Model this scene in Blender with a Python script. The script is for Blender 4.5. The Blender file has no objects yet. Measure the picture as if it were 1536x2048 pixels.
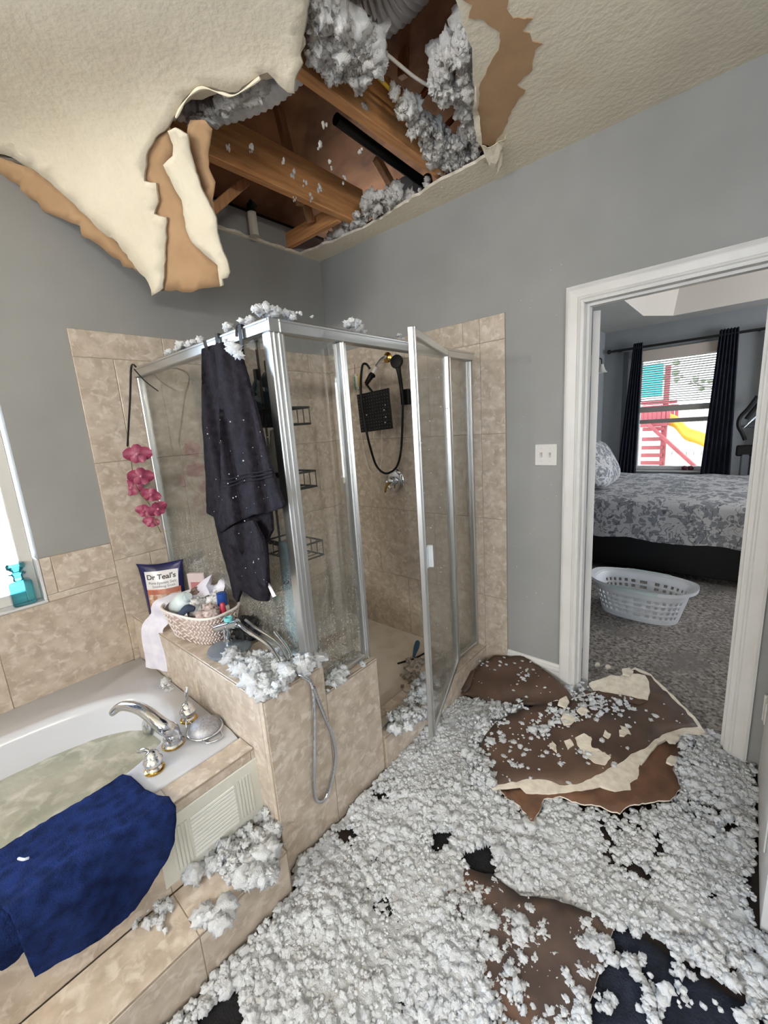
import bpy, bmesh, math, random
import numpy as np
from mathutils import Vector, Matrix, noise
from mathutils.geometry import delaunay_2d_cdt

random.seed(7)
rng = np.random.default_rng(7)
SC = bpy.context.scene
COL = SC.collection

# ------------------------------------------------------------------ camera
F_PX = 833.93                       # focal length in pixels of the 1536 x 2048 frame
CAM = Vector((2.414, -2.24, 1.63))
RIGHT = Vector((0.75816794, 0.64859843, -0.06709278))
DOWN = Vector((0.08067367, -0.19540684, -0.97739855))
FWD = Vector((-0.64704956, 0.73561963, -0.20047602))
cam_data = bpy.data.cameras.new('camera')
cam_data.sensor_fit = 'VERTICAL'
cam_data.sensor_height = 24.0
cam_data.lens = F_PX / 2048.0 * 24.0
cam_data.clip_start = 0.02
cam_data.clip_end = 200
cam = bpy.data.objects.new('camera', cam_data)
COL.objects.link(cam)
m = Matrix.Identity(4)
for i in range(3):
    m[i][0] = RIGHT[i]; m[i][1] = -DOWN[i]; m[i][2] = -FWD[i]; m[i][3] = CAM[i]
cam.matrix_world = m
SC.camera = cam

# ------------------------------------------------------------------ world, daylight, exposure
SC.view_settings.view_transform = 'Standard'
SC.view_settings.look = 'None'
SC.view_settings.gamma = 1.0
SC.view_settings.use_curve_mapping = False
SC.view_settings.exposure = 0.27
SC.cycles.use_denoising = True
SC.cycles.max_bounces = 8
SC.cycles.diffuse_bounces = 5
SC.cycles.transparent_max_bounces = 12
SC.cycles.glossy_bounces = 3
SC.cycles.transmission_bounces = 3
SC.cycles.adaptive_threshold = 0.2
SC.cycles.use_adaptive_sampling = True
SC.cycles.adaptive_min_samples = 16
SC.cycles.caustics_reflective = False
SC.cycles.caustics_refractive = False
SC.cycles.sample_clamp_indirect = 6.0

world = bpy.data.worlds.new('world')
SC.world = world
world.use_nodes = True
bg = world.node_tree.nodes['Background']
bg.inputs[0].default_value = (0.86, 0.93, 1.0, 1)      # flat overcast sky
bg.inputs[1].default_value = 3.6

def area(name, loc, rot, sx, sy, power, color):
    d = bpy.data.lights.new(name, 'AREA')
    d.shape = 'RECTANGLE'; d.size = sx; d.size_y = sy; d.energy = power; d.color = color
    o = bpy.data.objects.new(name, d); COL.objects.link(o)
    o.location = loc; o.rotation_euler = rot
    return o
# daylight through the bathroom window (left wall) and an added fill through an invented bedroom side opening
VANITY_W = 40.0
ADDED_VANITY_W = 21.0  # second bar, added to balance the light
area('daylight_bath_window', (-0.5, -2.62, 1.62), (0, math.radians(-90), 0), 1.5, 1.5, 120, (0.62, 0.80, 1.0))
area('bedroom_fill_light', (5.3, 2.9, 1.6), (0, math.radians(90), 0), 1.6, 1.7, 62, (0.92, 0.96, 1.0))
# added fill light outside an invented window behind the photographer
area('rear_fill_light', (2.9, -5.15, 1.75), (math.radians(90), 0, 0), 1.7, 1.3, 56, (0.80, 0.90, 1.0))

# ------------------------------------------------------------------ pixel rays (1536 x 2048 frame) onto real planes
def ray(p):
    return RIGHT * (p[0] - 768.0) + DOWN * (p[1] - 1024.0) + FWD * F_PX
def on(p, ax, val):
    r = ray(p)
    return CAM + r * ((val - CAM[ax]) / r[ax])
def PX(p, v=0.0): return on(p, 0, v)
def PY(p, v=0.0): return on(p, 1, v)
def PZ(p, v=0.0): return on(p, 2, v)

# ------------------------------------------------------------------ helpers
WM = {}
def link(o, parent=None, world=None):
    COL.objects.link(o)
    w = world if world is not None else Matrix.Identity(4)
    if parent is not None:
        o.parent = parent
        o.matrix_parent_inverse = WM[parent.name].inverted()
    o.matrix_basis = w
    WM[o.name] = w.copy()
    return o
def tag(o, label=None, cat=None, group=None, kind=None):
    if label: o['label'] = label
    if cat: o['category'] = cat
    if group: o['group'] = group
    if kind: o['kind'] = kind
    return o
def thing(name, label, cat, loc=(0, 0, 0), group=None, kind=None):
    o = bpy.data.objects.new(name, None)
    o.empty_display_size = 0.05
    link(o, None, Matrix.Translation(Vector(loc)))
    return tag(o, label, cat, group, kind)
def mk(name, verts, faces, mat, parent=None, smooth=False):
    vs = np.array([tuple(v) for v in verts], dtype=float)
    lo, hi = vs.min(0), vs.max(0)
    c = np.array([(lo[0] + hi[0]) / 2, (lo[1] + hi[1]) / 2, lo[2]])
    me = bpy.data.meshes.new(name)
    me.from_pydata([tuple(v) for v in (vs - c)], [], [tuple(f) for f in faces])
    me.update()
    if smooth:
        me.polygons.foreach_set('use_smooth', [True] * len(me.polygons))
    if mat: me.materials.append(mat)
    o = bpy.data.objects.new(name, me)
    return link(o, parent, Matrix.Translation(Vector(c)))
def mk_bm(name, bm, mat, parent=None, smooth=False):
    bm.verts.ensure_lookup_table()
    bm.verts.index_update()
    v = [tuple(x.co) for x in bm.verts]
    f = [[x.index for x in fc.verts] for fc in bm.faces]
    bm.free()
    return mk(name, v, f, mat, parent, smooth)
def copy_of(o, parent, world):
    c = o.copy()
    return link(c, parent, world)
def fix_normals(o):
    bm = bmesh.new(); bm.from_mesh(o.data)
    bmesh.ops.recalc_face_normals(bm, faces=bm.faces)
    bm.to_mesh(o.data); bm.free()
    return o

class MB:
    """collects boxes, tubes and lathes into one mesh"""
    def __init__(s): s.v = []; s.f = []
    def add(s, v, f):
        n = len(s.v); s.v += [tuple(x) for x in v]; s.f += [[i + n for i in q] for q in f]; return s
    def box(s, x0, x1, y0, y1, z0, z1, M=None):
        v = [(x, y, z) for z in (z0, z1) for y in (y0, y1) for x in (x0, x1)]
        if M is not None: v = [M @ Vector(a) for a in v]
        return s.add(v, [(0, 2, 3, 1), (4, 5, 7, 6), (0, 1, 5, 4), (2, 6, 7, 3), (0, 4, 6, 2), (1, 3, 7, 5)])
    def bbox(s, x0, x1, y0, y1, z0, z1, b=0.004, M=None, seg=1):
        bm = bmesh.new()
        vs = [bm.verts.new((x, y, z)) for z in (z0, z1) for y in (y0, y1) for x in (x0, x1)]
        for q in [(0, 2, 3, 1), (4, 5, 7, 6), (0, 1, 5, 4), (2, 6, 7, 3), (0, 4, 6, 2), (1, 3, 7, 5)]:
            bm.faces.new([vs[i] for i in q])
        bmesh.ops.bevel(bm, geom=bm.edges[:], offset=b, segments=seg, affect='EDGES', profile=0.5)
        bm.verts.index_update()
        v = [x.co.copy() for x in bm.verts]
        if M is not None: v = [M @ a for a in v]
        f = [[x.index for x in fc.verts] for fc in bm.faces]
        bm.free()
        return s.add(v, f)
    def tube(s, pts, r, segs=8, closed=False, flat=None):
        pts = [Vector(p) for p in pts]
        n = len(pts)
        rs = r if isinstance(r, (list, tuple)) else [r] * n
        up = None; v = []; f = []
        for i, p in enumerate(pts):
            if closed: t = pts[(i + 1) % n] - pts[i - 1]
            else: t = pts[min(i + 1, n - 1)] - pts[max(i - 1, 0)]
            if t.length < 1e-9: t = Vector((0, 0, 1))
            t.normalize()
            if up is None:
                a = Vector((0, 0, 1)) if abs(t.z) < 0.9 else Vector((1, 0, 0))
                up = (a - t * a.dot(t)).normalized()
            else:
                up = (up - t * up.dot(t))
                up = up.normalized() if up.length > 1e-6 else t.orthogonal().normalized()
            sd = t.cross(up)
            for k in range(segs):
                an = 2 * math.pi * k / segs
                v.append(p + (up * math.cos(an) + sd * math.sin(an)) * rs[i])
        m_ = n if closed else n - 1
        for i in range(m_):
            for k in range(segs):
                a = i * segs + k; b = i * segs + (k + 1) % segs
                c = ((i + 1) % n) * segs + (k + 1) % segs; d = ((i + 1) % n) * segs + k
                f.append((a, b, c, d))
        if not closed:
            f.append(list(range(segs))[::-1]); f.append([(n - 1) * segs + k for k in range(segs)])
        return s.add(v, f)
    def lathe(s, prof, segs=20, M=None, cap=True):
        v = []; f = []
        for (r, z) in prof:
            for k in range(segs):
                an = 2 * math.pi * k / segs
                p = Vector((r * math.cos(an), r * math.sin(an), z))
                v.append(M @ p if M is not None else p)
        for i in range(len(prof) - 1):
            for k in range(segs):
                f.append((i * segs + k, i * segs + (k + 1) % segs, (i + 1) * segs + (k + 1) % segs, (i + 1) * segs + k))
        if cap:
            f.append(list(range(segs))[::-1]); f.append([(len(prof) - 1) * segs + k for k in range(segs)])
        return s.add(v, f)
    def build(s, name, mat, parent=None, smooth=False):
        o = mk(name, s.v, s.f, mat, parent, smooth)
        return o

def auto_smooth(o, deg=40):
    o.data.polygons.foreach_set('use_smooth', [True] * len(o.data.polygons))
    try:
        o.data.set_sharp_from_angle(angle=math.radians(deg))
    except Exception:
        pass
    return o
def catmull(pts, n=8, closed=False):
    P = [Vector(p) for p in pts]; out = []
    N = len(P)
    rng_ = range(N if closed else N - 1)
    for i in rng_:
        if closed: a, b, c, d = P[i - 1], P[i], P[(i + 1) % N], P[(i + 2) % N]
        else: a, b, c, d = P[max(i - 1, 0)], P[i], P[i + 1], P[min(i + 2, N - 1)]
        for k in range(n):
            t = k / n
            out.append(0.5 * ((2 * b) + (c - a) * t + (2 * a - 5 * b + 4 * c - d) * t * t + (3 * b - a - 3 * c + d) * t ** 3))
    if not closed: out.append(P[-1])
    return out
def jag(poly, step, amp, seed=0, skip=None):
    """rough up an outline (2-D): resample and displace"""
    r = random.Random(seed); out = []
    N = len(poly)
    for i in range(N):
        a = Vector(poly[i][:2]); b = Vector(poly[(i + 1) % N][:2])
        L = (b - a).length
        k = max(1, int(L / step))
        nrm = Vector((-(b - a).y, (b - a).x))
        if nrm.length > 0: nrm.normalize()
        sm = skip is not None and i in skip
        for j in range(k):
            p = a.lerp(b, j / k)
            if j > 0 and not sm: p = p + nrm * r.uniform(-amp, amp) + (b - a).normalized() * r.uniform(-step * .25, step * .25)
            out.append(p)
    return out
def inside(p, poly):
    x, y = p[0], p[1]; c = False; n = len(poly); j = n - 1
    for i in range(n):
        xi, yi = poly[i][0], poly[i][1]; xj, yj = poly[j][0], poly[j][1]
        if (yi > y) != (yj > y) and x < (xj - xi) * (y - yi) / (yj - yi + 1e-12) + xi: c = not c
        j = i
    return c
def fill2d(outline, step):
    """triangulate an outline with interior points"""
    o = [Vector((p[0], p[1])) for p in outline]
    xs = [p.x for p in o]; ys = [p.y for p in o]
    pts = list(o); n = len(o)
    y = min(ys) + step / 2; row = 0
    while y < max(ys):
        x = min(xs) + step / 2 + (step / 2 if row % 2 else 0)
        while x < max(xs):
            q = Vector((x, y))
            if inside(q, o) and min((q - b).length for b in o) > step * 0.45: pts.append(q)
            x += step
        y += step * 0.87; row += 1
    e = [(i, (i + 1) % n) for i in range(n)]
    v, _, f, *_ = delaunay_2d_cdt(pts, e, [], 1, 1e-6)
    return v, f
def sheet(name, outline, step, fmap, thick, mat, parent=None, smooth=False, edge_mat=None, back_mat=None):
    """a thin slab: 2-D outline filled, mapped to 3-D by fmap, given real thickness (vector or function)"""
    v, f = fill2d(outline, step)
    top = [Vector(fmap(p)) for p in v]
    if callable(thick): bot = [t + Vector(thick(p)) for t, p in zip(top, v)]
    else: bot = [t + Vector(thick) for t in top]
    n = len(top)
    cnt = {}
    for q in f:
        for i in range(len(q)):
            a, b = q[i], q[(i + 1) % len(q)]
            cnt[(a, b)] = cnt.get((a, b), 0) + 1
    bd = [(a, b) for (a, b) in cnt if (b, a) not in cnt]
    faces = [list(q) for q in f] + [[i + n for i in q][::-1] for q in f] + [[b, a, a + n, b + n] for a, b in bd]
    o = mk(name, top + bot, faces, mat, parent, False)
    nf = len(f)
    if edge_mat or back_mat:
        o.data.materials.append(edge_mat or mat); o.data.materials.append(back_mat or mat)
        idx = [0] * nf + [2] * nf + [1] * len(bd)
        o.data.polygons.foreach_set('material_index', idx)
    if smooth:
        o.data.polygons.foreach_set('use_smooth', [True] * (2 * nf) + [False] * len(bd))
    fix_normals(o)
    return o

# ------------------------------------------------------------------ materials
MATS = {}
def rgb(r, g, b):
    f = lambda c: (c / 255 / 12.92) if c / 255 <= 0.04045 else ((c / 255 + 0.055) / 1.055) ** 2.4
    return (f(r), f(g), f(b), 1.0)
def mat(name, c1, c2=None, scale=8.0, rough=0.6, metal=0.0, bump=0.0, bscale=None, detail=6, spec=0.5, sheen=0.0,
        lo=0.35, hi=0.65, stretch=None, rand=0.0, dist=0.002, coord='Object', c3=None, scale3=2.0):
    m = bpy.data.materials.new(name); MATS[name] = m
    m.use_nodes = True
    nt = m.node_tree; N = nt.nodes; L = nt.links
    b = N['Principled BSDF']
    b.inputs['Roughness'].default_value = rough
    b.inputs['Metallic'].default_value = metal
    b.inputs['Specular IOR Level'].default_value = spec
    if sheen: b.inputs['Sheen Weight'].default_value = sheen
    b.inputs['Base Color'].default_value = c1
    if c2 is None and not bump: return m
    tc = N.new('ShaderNodeTexCoord'); mp = N.new('ShaderNodeMapping')
    L.new(tc.outputs[coord], mp.inputs[0])
    if stretch: mp.inputs['Scale'].default_value = stretch
    vec = mp.outputs[0]
    if rand:
        oi = N.new('ShaderNodeObjectInfo'); ad = N.new('ShaderNodeVectorMath'); ad.operation = 'ADD'
        mu = N.new('ShaderNodeMath'); mu.operation = 'MULTIPLY'; mu.inputs[1].default_value = 37.0
        L.new(oi.outputs['Random'], mu.inputs[0])
        L.new(vec, ad.inputs[0]); L.new(mu.outputs[0], ad.inputs[1]); vec = ad.outputs[0]
    if c2 is not None:
        n = N.new('ShaderNodeTexNoise'); n.inputs['Scale'].default_value = scale; n.inputs['Detail'].default_value = detail
        L.new(vec, n.inputs['Vector'])
        cr = N.new('ShaderNodeValToRGB')
        cr.color_ramp.elements[0].position = lo; cr.color_ramp.elements[1].position = hi
        cr.color_ramp.elements[0].color = c1; cr.color_ramp.elements[1].color = c2
        L.new(n.outputs['Fac'], cr.inputs[0])
        col = cr.outputs[0]
        if c3 is not None:
            n3 = N.new('ShaderNodeTexNoise'); n3.inputs['Scale'].default_value = scale3; n3.inputs['Detail'].default_value = 4
            n3.inputs['Distortion'].default_value = 0.6
            L.new(vec, n3.inputs['Vector'])
            r3 = N.new('ShaderNodeValToRGB'); r3.color_ramp.elements[0].position = 0.5; r3.color_ramp.elements[1].position = 0.68
            L.new(n3.outputs['Fac'], r3.inputs[0])
            mx = N.new('ShaderNodeMix'); mx.data_type = 'RGBA'
            L.new(r3.outputs[0], mx.inputs[0]); L.new(col, mx.inputs[6]); mx.inputs[7].default_value = c3
            col = mx.outputs[2]
        if rand:
            hs = N.new('ShaderNodeHueSaturation')
            mr = N.new('ShaderNodeMapRange'); mr.inputs[3].default_value = 1 - rand; mr.inputs[4].default_value = 1 + rand
            L.new(oi.outputs['Random'], mr.inputs[0]); L.new(mr.outputs[0], hs.inputs['Value']); L.new(col, hs.inputs['Color'])
            col = hs.outputs[0]
        L.new(col, b.inputs['Base Color'])
    if bump:
        n2 = N.new('ShaderNodeTexNoise'); n2.inputs['Scale'].default_value = bscale or scale; n2.inputs['Detail'].default_value = detail
        L.new(vec, n2.inputs['Vector'])
        bp = N.new('ShaderNodeBump'); bp.inputs['Strength'].default_value = bump; bp.inputs['Distance'].default_value = dist
        L.new(n2.outputs['Fac'], bp.inputs['Height']); L.new(bp.outputs[0], b.inputs['Normal'])
    return m
def wood(name, c1, c2, axis_scale, rough=0.6):
    return mat(name, c1, c2, scale=4, rough=rough, detail=8, lo=0.3, hi=0.7, stretch=axis_scale, bump=0.15, dist=0.001, rand=0.12)
def glass(name, tint=(0.9, 0.95, 0.93, 1), gloss=0.08, haze=0.03, haze_col=(0.8, 0.82, 0.82, 1), drops=None, spots=0.0):
    """thin pane: transparent with a little mirror, haze and dried drops"""
    m = bpy.data.materials.new(name); MATS[name] = m
    m.use_nodes = True
    nt = m.node_tree; N = nt.nodes; L = nt.links
    N.remove(N['Principled BSDF'])
    out = N['Material Output']
    tr = N.new('ShaderNodeBsdfTransparent'); tr.inputs[0].default_value = tint
    gl = N.new('ShaderNodeBsdfGlossy'); gl.inputs['Roughness'].default_value = 0.03
    df = N.new('ShaderNodeBsdfDiffuse'); df.inputs[0].default_value = haze_col
    fr = N.new('ShaderNodeFresnel'); fr.inputs[0].default_value = 1.45
    ma = N.new('ShaderNodeMath'); ma.operation = 'MULTIPLY'; ma.inputs[1].default_value = gloss / 0.04
    L.new(fr.outputs[0], ma.inputs[0])
    m1 = N.new('ShaderNodeMixShader'); L.new(ma.outputs[0], m1.inputs[0]); L.new(tr.outputs[0], m1.inputs[1]); L.new(gl.outputs[0], m1.inputs[2])
    m2 = N.new('ShaderNodeMixShader'); L.new(m1.outputs[0], m2.inputs[1]); L.new(df.outputs[0], m2.inputs[2])
    m2.inputs[0].default_value = haze
    if drops:
        tc = N.new('ShaderNodeTexCoord')
        vo = N.new('ShaderNodeTexVoronoi'); vo.inputs['Scale'].default_value = 150; L.new(tc.outputs['Object'], vo.inputs['Vector'])
        lt = N.new('ShaderNodeMath'); lt.operation = 'LESS_THAN'; lt.inputs[1].default_value = 0.30; L.new(vo.outputs['Distance'], lt.inputs[0])
        no = N.new('ShaderNodeTexNoise'); no.inputs['Scale'].default_value = 60; no.inputs['Detail'].default_value = 3
        mp = N.new('ShaderNodeMapping'); mp.inputs['Scale'].default_value = (1, 1, 0.12); L.new(tc.outputs['Object'], mp.inputs[0]); L.new(mp.outputs[0], no.inputs['Vector'])
        sp = N.new('ShaderNodeSeparateXYZ'); L.new(tc.outputs['Object'], sp.inputs[0])
        mr = N.new('ShaderNodeMapRange'); mr.inputs[1].default_value = drops[0]; mr.inputs[2].default_value = drops[1]
        mr.inputs[3].default_value = 1.0; mr.inputs[4].default_value = 0.0
        L.new(sp.outputs[2], mr.inputs[0])
        rp = N.new('ShaderNodeValToRGB'); rp.color_ramp.elements[0].position = 0.42; rp.color_ramp.elements[1].position = 0.6
        L.new(no.outputs['Fac'], rp.inputs[0])
        k1 = N.new('ShaderNodeMath'); k1.operation = 'MULTIPLY'; L.new(lt.outputs[0], k1.inputs[0]); L.new(rp.outputs[0], k1.inputs[1])
        k2 = N.new('ShaderNodeMath'); k2.operation = 'MULTIPLY'; L.new(k1.outputs[0], k2.inputs[0]); L.new(mr.outputs[0], k2.inputs[1])
        k3 = N.new('ShaderNodeMath'); k3.operation = 'MULTIPLY_ADD'; L.new(mr.outputs[0], k3.inputs[0]); k3.inputs[1].default_value = 0.07; k3.inputs[2].default_value = haze
        k4 = N.new('ShaderNodeMath'); k4.operation = 'MULTIPLY_ADD'; k4.use_clamp = True
        L.new(k2.outputs[0], k4.inputs[0]); k4.inputs[1].default_value = 0.85; L.new(k3.outputs[0], k4.inputs[2])
        L.new(k4.outputs[0], m2.inputs[0])
    L.new(m2.outputs[0], out.inputs['Surface'])
    return m

M_WALL = mat('grey_paint', rgb(149, 149, 148), rgb(142, 142, 141), scale=3, rough=0.7, bump=0.25, bscale=90, dist=0.001)
M_CEIL = mat('ceiling_paint', rgb(235, 225, 204), rgb(229, 218, 196), scale=5, rough=0.85, bump=0.55, bscale=42, dist=0.005, detail=4)
M_GYP = mat('gypsum_core', rgb(228, 220, 205), rgb(205, 195, 180), scale=30, rough=0.95, bump=0.5, bscale=60)
M_PAPER = mat('drywall_paper', rgb(186, 152, 116), rgb(172, 138, 103), scale=7, rough=0.9, bump=0.2, bscale=40)
M_WETPAPER = mat('wet_drywall_paper', rgb(86, 65, 53), rgb(62, 47, 39), scale=5, rough=0.6, bump=0.25, bscale=30, c3=rgb(108, 83, 66), scale3=2.2)
M_REDPAPER = mat('torn_drywall_paper', rgb(112, 79, 58), rgb(84, 60, 45), scale=14, rough=0.75, bump=0.4, bscale=40)
M_TILE = mat('beige_tile', rgb(195, 182, 168), rgb(172, 158, 143), scale=17.0, rough=0.32, bump=0.12, bscale=18, detail=10, lo=0.36, hi=0.62,
             c3=rgb(207, 197, 186), scale3=30.0, rand=0.04, dist=0.001)
M_GROUT = mat('grout', rgb(160, 146, 132), rgb(144, 131, 117), scale=60, rough=0.95)
M_PAN = mat('shower_pan', rgb(240, 232, 222), rgb(214, 203, 190), scale=6, rough=0.5, lo=0.45, hi=0.75)
M_WHITE = mat('white_trim', rgb(213, 211, 209), rgb(205, 203, 200), scale=4, rough=0.4)
M_TUB = mat('white_acrylic', rgb(198, 201, 210), rough=0.15)
M_CHROME = mat('chrome', rgb(215, 217, 222), rough=0.08, metal=1.0)
M_ALU = mat('brushed_aluminium', rgb(214, 214, 213), rough=0.36, metal=1.0)
M_BRASS = mat('brass', rgb(200, 160, 84), rough=0.2, metal=1.0)
M_BLACK = mat('matte_black', rgb(10, 10, 11), rough=0.5, spec=0.3)
M_BLACKM = mat('black_metal', rgb(22, 21, 22), rough=0.4)
M_FLOOR = mat('dark_floor', rgb(52, 42, 37), rgb(38, 32, 30), scale=6, rough=0.5, stretch=(1, 8, 1))
M_CARPET = mat('grey_carpet', rgb(168, 160, 153), rgb(84, 78, 74), scale=55, rough=1.0, bump=0.9, bscale=160, dist=0.01, c3=rgb(120, 113, 108), scale3=5)
def fluff(name, c1, c2, tr=0.4):
    """loose fibre: diffuse with light passing through"""
    m = bpy.data.materials.new(name); MATS[name] = m
    m.use_nodes = True
    nt = m.node_tree; N = nt.nodes; L = nt.links
    N.remove(N['Principled BSDF'])
    tc = N.new('ShaderNodeTexCoord')
    n = N.new('ShaderNodeTexNoise'); n.inputs['Scale'].default_value = 18; n.inputs['Detail'].default_value = 6; L.new(tc.outputs['Object'], n.inputs['Vector'])
    cr = N.new('ShaderNodeValToRGB'); cr.color_ramp.elements[0].position = .38; cr.color_ramp.elements[1].position = .62
    cr.color_ramp.elements[0].color = c1; cr.color_ramp.elements[1].color = c2; L.new(n.outputs['Fac'], cr.inputs[0])
    n2 = N.new('ShaderNodeTexNoise'); n2.inputs['Scale'].default_value = 260; n2.inputs['Detail'].default_value = 4; L.new(tc.outputs['Object'], n2.inputs['Vector'])
    bp = N.new('ShaderNodeBump'); bp.inputs['Strength'].default_value = .7; bp.inputs['Distance'].default_value = .004; L.new(n2.outputs['Fac'], bp.inputs['Height'])
    df = N.new('ShaderNodeBsdfDiffuse'); tl = N.new('ShaderNodeBsdfTranslucent')
    for q in (df, tl): L.new(cr.outputs[0], q.inputs['Color']); L.new(bp.outputs[0], q.inputs['Normal'])
    mx = N.new('ShaderNodeMixShader'); mx.inputs[0].default_value = tr; L.new(df.outputs[0], mx.inputs[1]); L.new(tl.outputs[0], mx.inputs[2])
    L.new(mx.outputs[0], N['Material Output'].inputs['Surface'])
    return m
M_INS = fluff('white_insulation', rgb(250, 252, 255), rgb(240, 241, 244), .45)
M_INSG = fluff('attic_insulation', rgb(250, 248, 246), rgb(236, 232, 228), .45)
M_WOODY = wood('pine_joist', rgb(222, 164, 108), rgb(186, 128, 78), (14, 1.2, 14))
M_WOODX = wood('pine_block', rgb(214, 156, 102), rgb(178, 120, 74), (1.2, 14, 14))
M_WOODZ = wood('pine_web', rgb(196, 148, 104), rgb(160, 114, 76), (14, 14, 1.2))
M_DECK = mat('roof_decking', rgb(176, 124, 88), rgb(132, 90, 62), scale=5, rough=0.85, c3=rgb(104, 70, 50), scale3=3, bump=0.2, bscale=30)
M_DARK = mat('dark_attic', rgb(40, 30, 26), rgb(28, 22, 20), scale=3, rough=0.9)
M_FOIL = mat('duct_foil', rgb(228, 230, 234), rough=0.4, metal=0.3, bump=0.6, bscale=40, dist=0.004)
M_GLASS = glass('shower_glass', tint=(0.982, 0.99, 0.985, 1), gloss=0.02, haze=0.008, haze_col=rgb(190, 190, 182), drops=(0.15, 0.75))
M_GLASS2 = glass('door_glass', tint=(0.982, 0.99, 0.982, 1), gloss=0.02, haze=0.02, haze_col=rgb(190, 186, 176), drops=(0.0, 0.5))
M_PANE = glass('window_glass', tint=(0.97, 0.98, 1, 1), gloss=0.04, haze=0.02)
# ================================================================== THE SETTING
CEIL = 2.808
def struct(o, label=None):
    o['kind'] = 'structure'
    if label: o['label'] = label
    return o
DX0, DX1, DZ = 1.78, 2.448, 2.138          # door opening
CX0, CX1, CZ = 1.705, 2.526, 2.213         # casing outline
WY0, WY1, WZ0, WZ1 = -3.15, -1.905, 0.935, 2.22   # bathroom window hole in the left wall

struct(MB().box(0, 4.3, -4.75, 0.06, -0.08, 0.0).build('floor', M_FLOOR), 'dark bathroom floor almost buried in white insulation')
w = MB()
w.box(-0.12, 0, -4.75, WY0, 0, CEIL + .15).box(-0.12, 0, WY1, 0.12, 0, CEIL + .15)
w.box(-0.12, 0, WY0, WY1, 0, WZ0).box(-0.12, 0, WY0, WY1, WZ1, CEIL + .15)
wall_left = struct(w.build('wall_left', M_WALL), 'grey painted bathroom wall with window and tile')
w = MB()
w.box(0, DX0 - .015, 0, 0.12, 0, CEIL + .1).box(DX1 + .015, 5.2, 0, 0.12, 0, CEIL + .1).box(DX0 - .015, DX1 + .015, 0, 0.12, DZ + .015, CEIL + .1)
wall_back = struct(w.build('wall_back', M_WALL), 'grey painted wall with the bedroom doorway')
struct(MB().box(2.66, 2.78, -1.05, 0, 0, CEIL).box(2.78, 4.3, -1.05, -0.93, 0, CEIL).build('wall_right', M_WALL), 'grey wall at the right edge')
w = MB()
w.box(0, 2.0, -4.87, -4.75, 0, CEIL).box(3.8, 4.3, -4.87, -4.75, 0, CEIL).box(2.0, 3.8, -4.87, -4.75, 0, 1.05).box(2.0, 3.8, -4.87, -4.75, 2.4, CEIL)
w.box(4.3, 4.42, -4.87, -0.93, 0, CEIL)
struct(w.build('wall_front', M_WALL), 'grey bathroom walls behind the photographer')

# ceiling with the torn hole
hole = [(0.012, -0.185), (0.18, -0.165), (0.40, -0.15), (0.607, -0.134), (0.85, -0.165), (1.115, -0.203), (1.369, -0.21), (1.443, -0.234), (1.461, -0.393),
        (1.52, -0.54), (1.573, -0.652), (1.64, -0.80), (1.68, -0.944), (1.74, -1.15), (1.66, -1.32), (1.45, -1.27), (1.231, -1.149), (1.16, -1.13), (1.0, -1.20),
        (0.6, -1.43), (0.3, -1.60), (0.012, -1.74), (0.012, -1.2), (0.02, -0.75), (0.012, -0.45)]
hj = jag(hole, 0.035, 0.012, 3)
outer = [(-0.0, 0.0), (-0.0, -4.75), (4.3, -4.75), (4.3, 0.0)]
pts = [Vector(p) for p in outer] + hj
n_o = len(outer); n_h = len(hj)
edges = [(i, (i + 1) % n_o) for i in range(n_o)] + [(n_o + i, n_o + (i + 1) % n_h) for i in range(n_h)]
v2, _, f2, *_ = delaunay_2d_cdt(pts, edges, [], 1, 1e-6)
keep = []
for q in f2:
    c = sum((v2[i] for i in q), Vector((0, 0))) / len(q)
    if not inside(c, hj): keep.append(list(q))
n = len(v2)
cnt = set()
for q in keep:
    for i in range(len(q)): cnt.add((q[i], q[(i + 1) % len(q)]))
bd = [(a, b) for (a, b) in cnt if (b, a) not in cnt]
vv = [(p.x, p.y, CEIL) for p in v2] + [(p.x, p.y, CEIL + .014) for p in v2]
ceiling = mk('ceiling', vv, keep + [[i + n for i in q][::-1] for q in keep] + [[b, a, a + n, b + n] for a, b in bd], M_CEIL)
ceiling.data.materials.append(M_GYP); ceiling.data.materials.append(M_PAPER)
ceiling.data.polygons.foreach_set('material_index', [0] * len(keep) + [2] * len(keep) + [1] * len(bd))
fix_normals(ceiling)
struct(ceiling, 'off-white textured ceiling with a huge torn hole')

# brown paper laid bare on the right of the hole, where the face paper tore off
tan_px = [(925, 0), (945, 11), (937, 36), (968, 41), (1000, 65), (997, 101), (979, 130), (961, 166), (956, 228), (960, 286), (984, 295), (1010, 254), (1030, 212),
          (1051, 181), (1033, 171), (1065, 140), (1070, 101), (1085, 88), (1064, 83), (1059, 67), (1044, 63), (1067, 37), (1026, 37), (1013, 20), (1017, 0), (1012, -60), (915, -60)]
o = sheet('torn_paper', jag(tan_px, 9, 2.2, 5), 30, lambda p: PZ(p, CEIL - .0025), (0, 0, .002), M_PAPER, ceiling)
o['label'] = 'jagged bare brown drywall paper'
# the white face paper curls down along the tear
def curl(pxs, drop, seed, name='paper_curl'):
    def fm(p):
        q = PZ(p, CEIL - .004)
        d = min((Vector(p) - Vector(a)).length for a in pxs[:2])
        return q - Vector((0, 0, drop * min(1, d / 30)))
    return sheet(name, jag(pxs, 6, 1.5, seed), 10, fm, (0, 0, .002), M_CEIL, ceiling)
curl([(962, 290), (995, 285), (1012, 262), (1004, 292), (985, 325), (970, 305)], .03, 1)
curl([(950, 160), (958, 230), (966, 290), (952, 268), (945, 220)], .02, 2)
curl([(1000, 300), (1012, 268), (1003, 320), (992, 335)], .03, 3)

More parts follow.
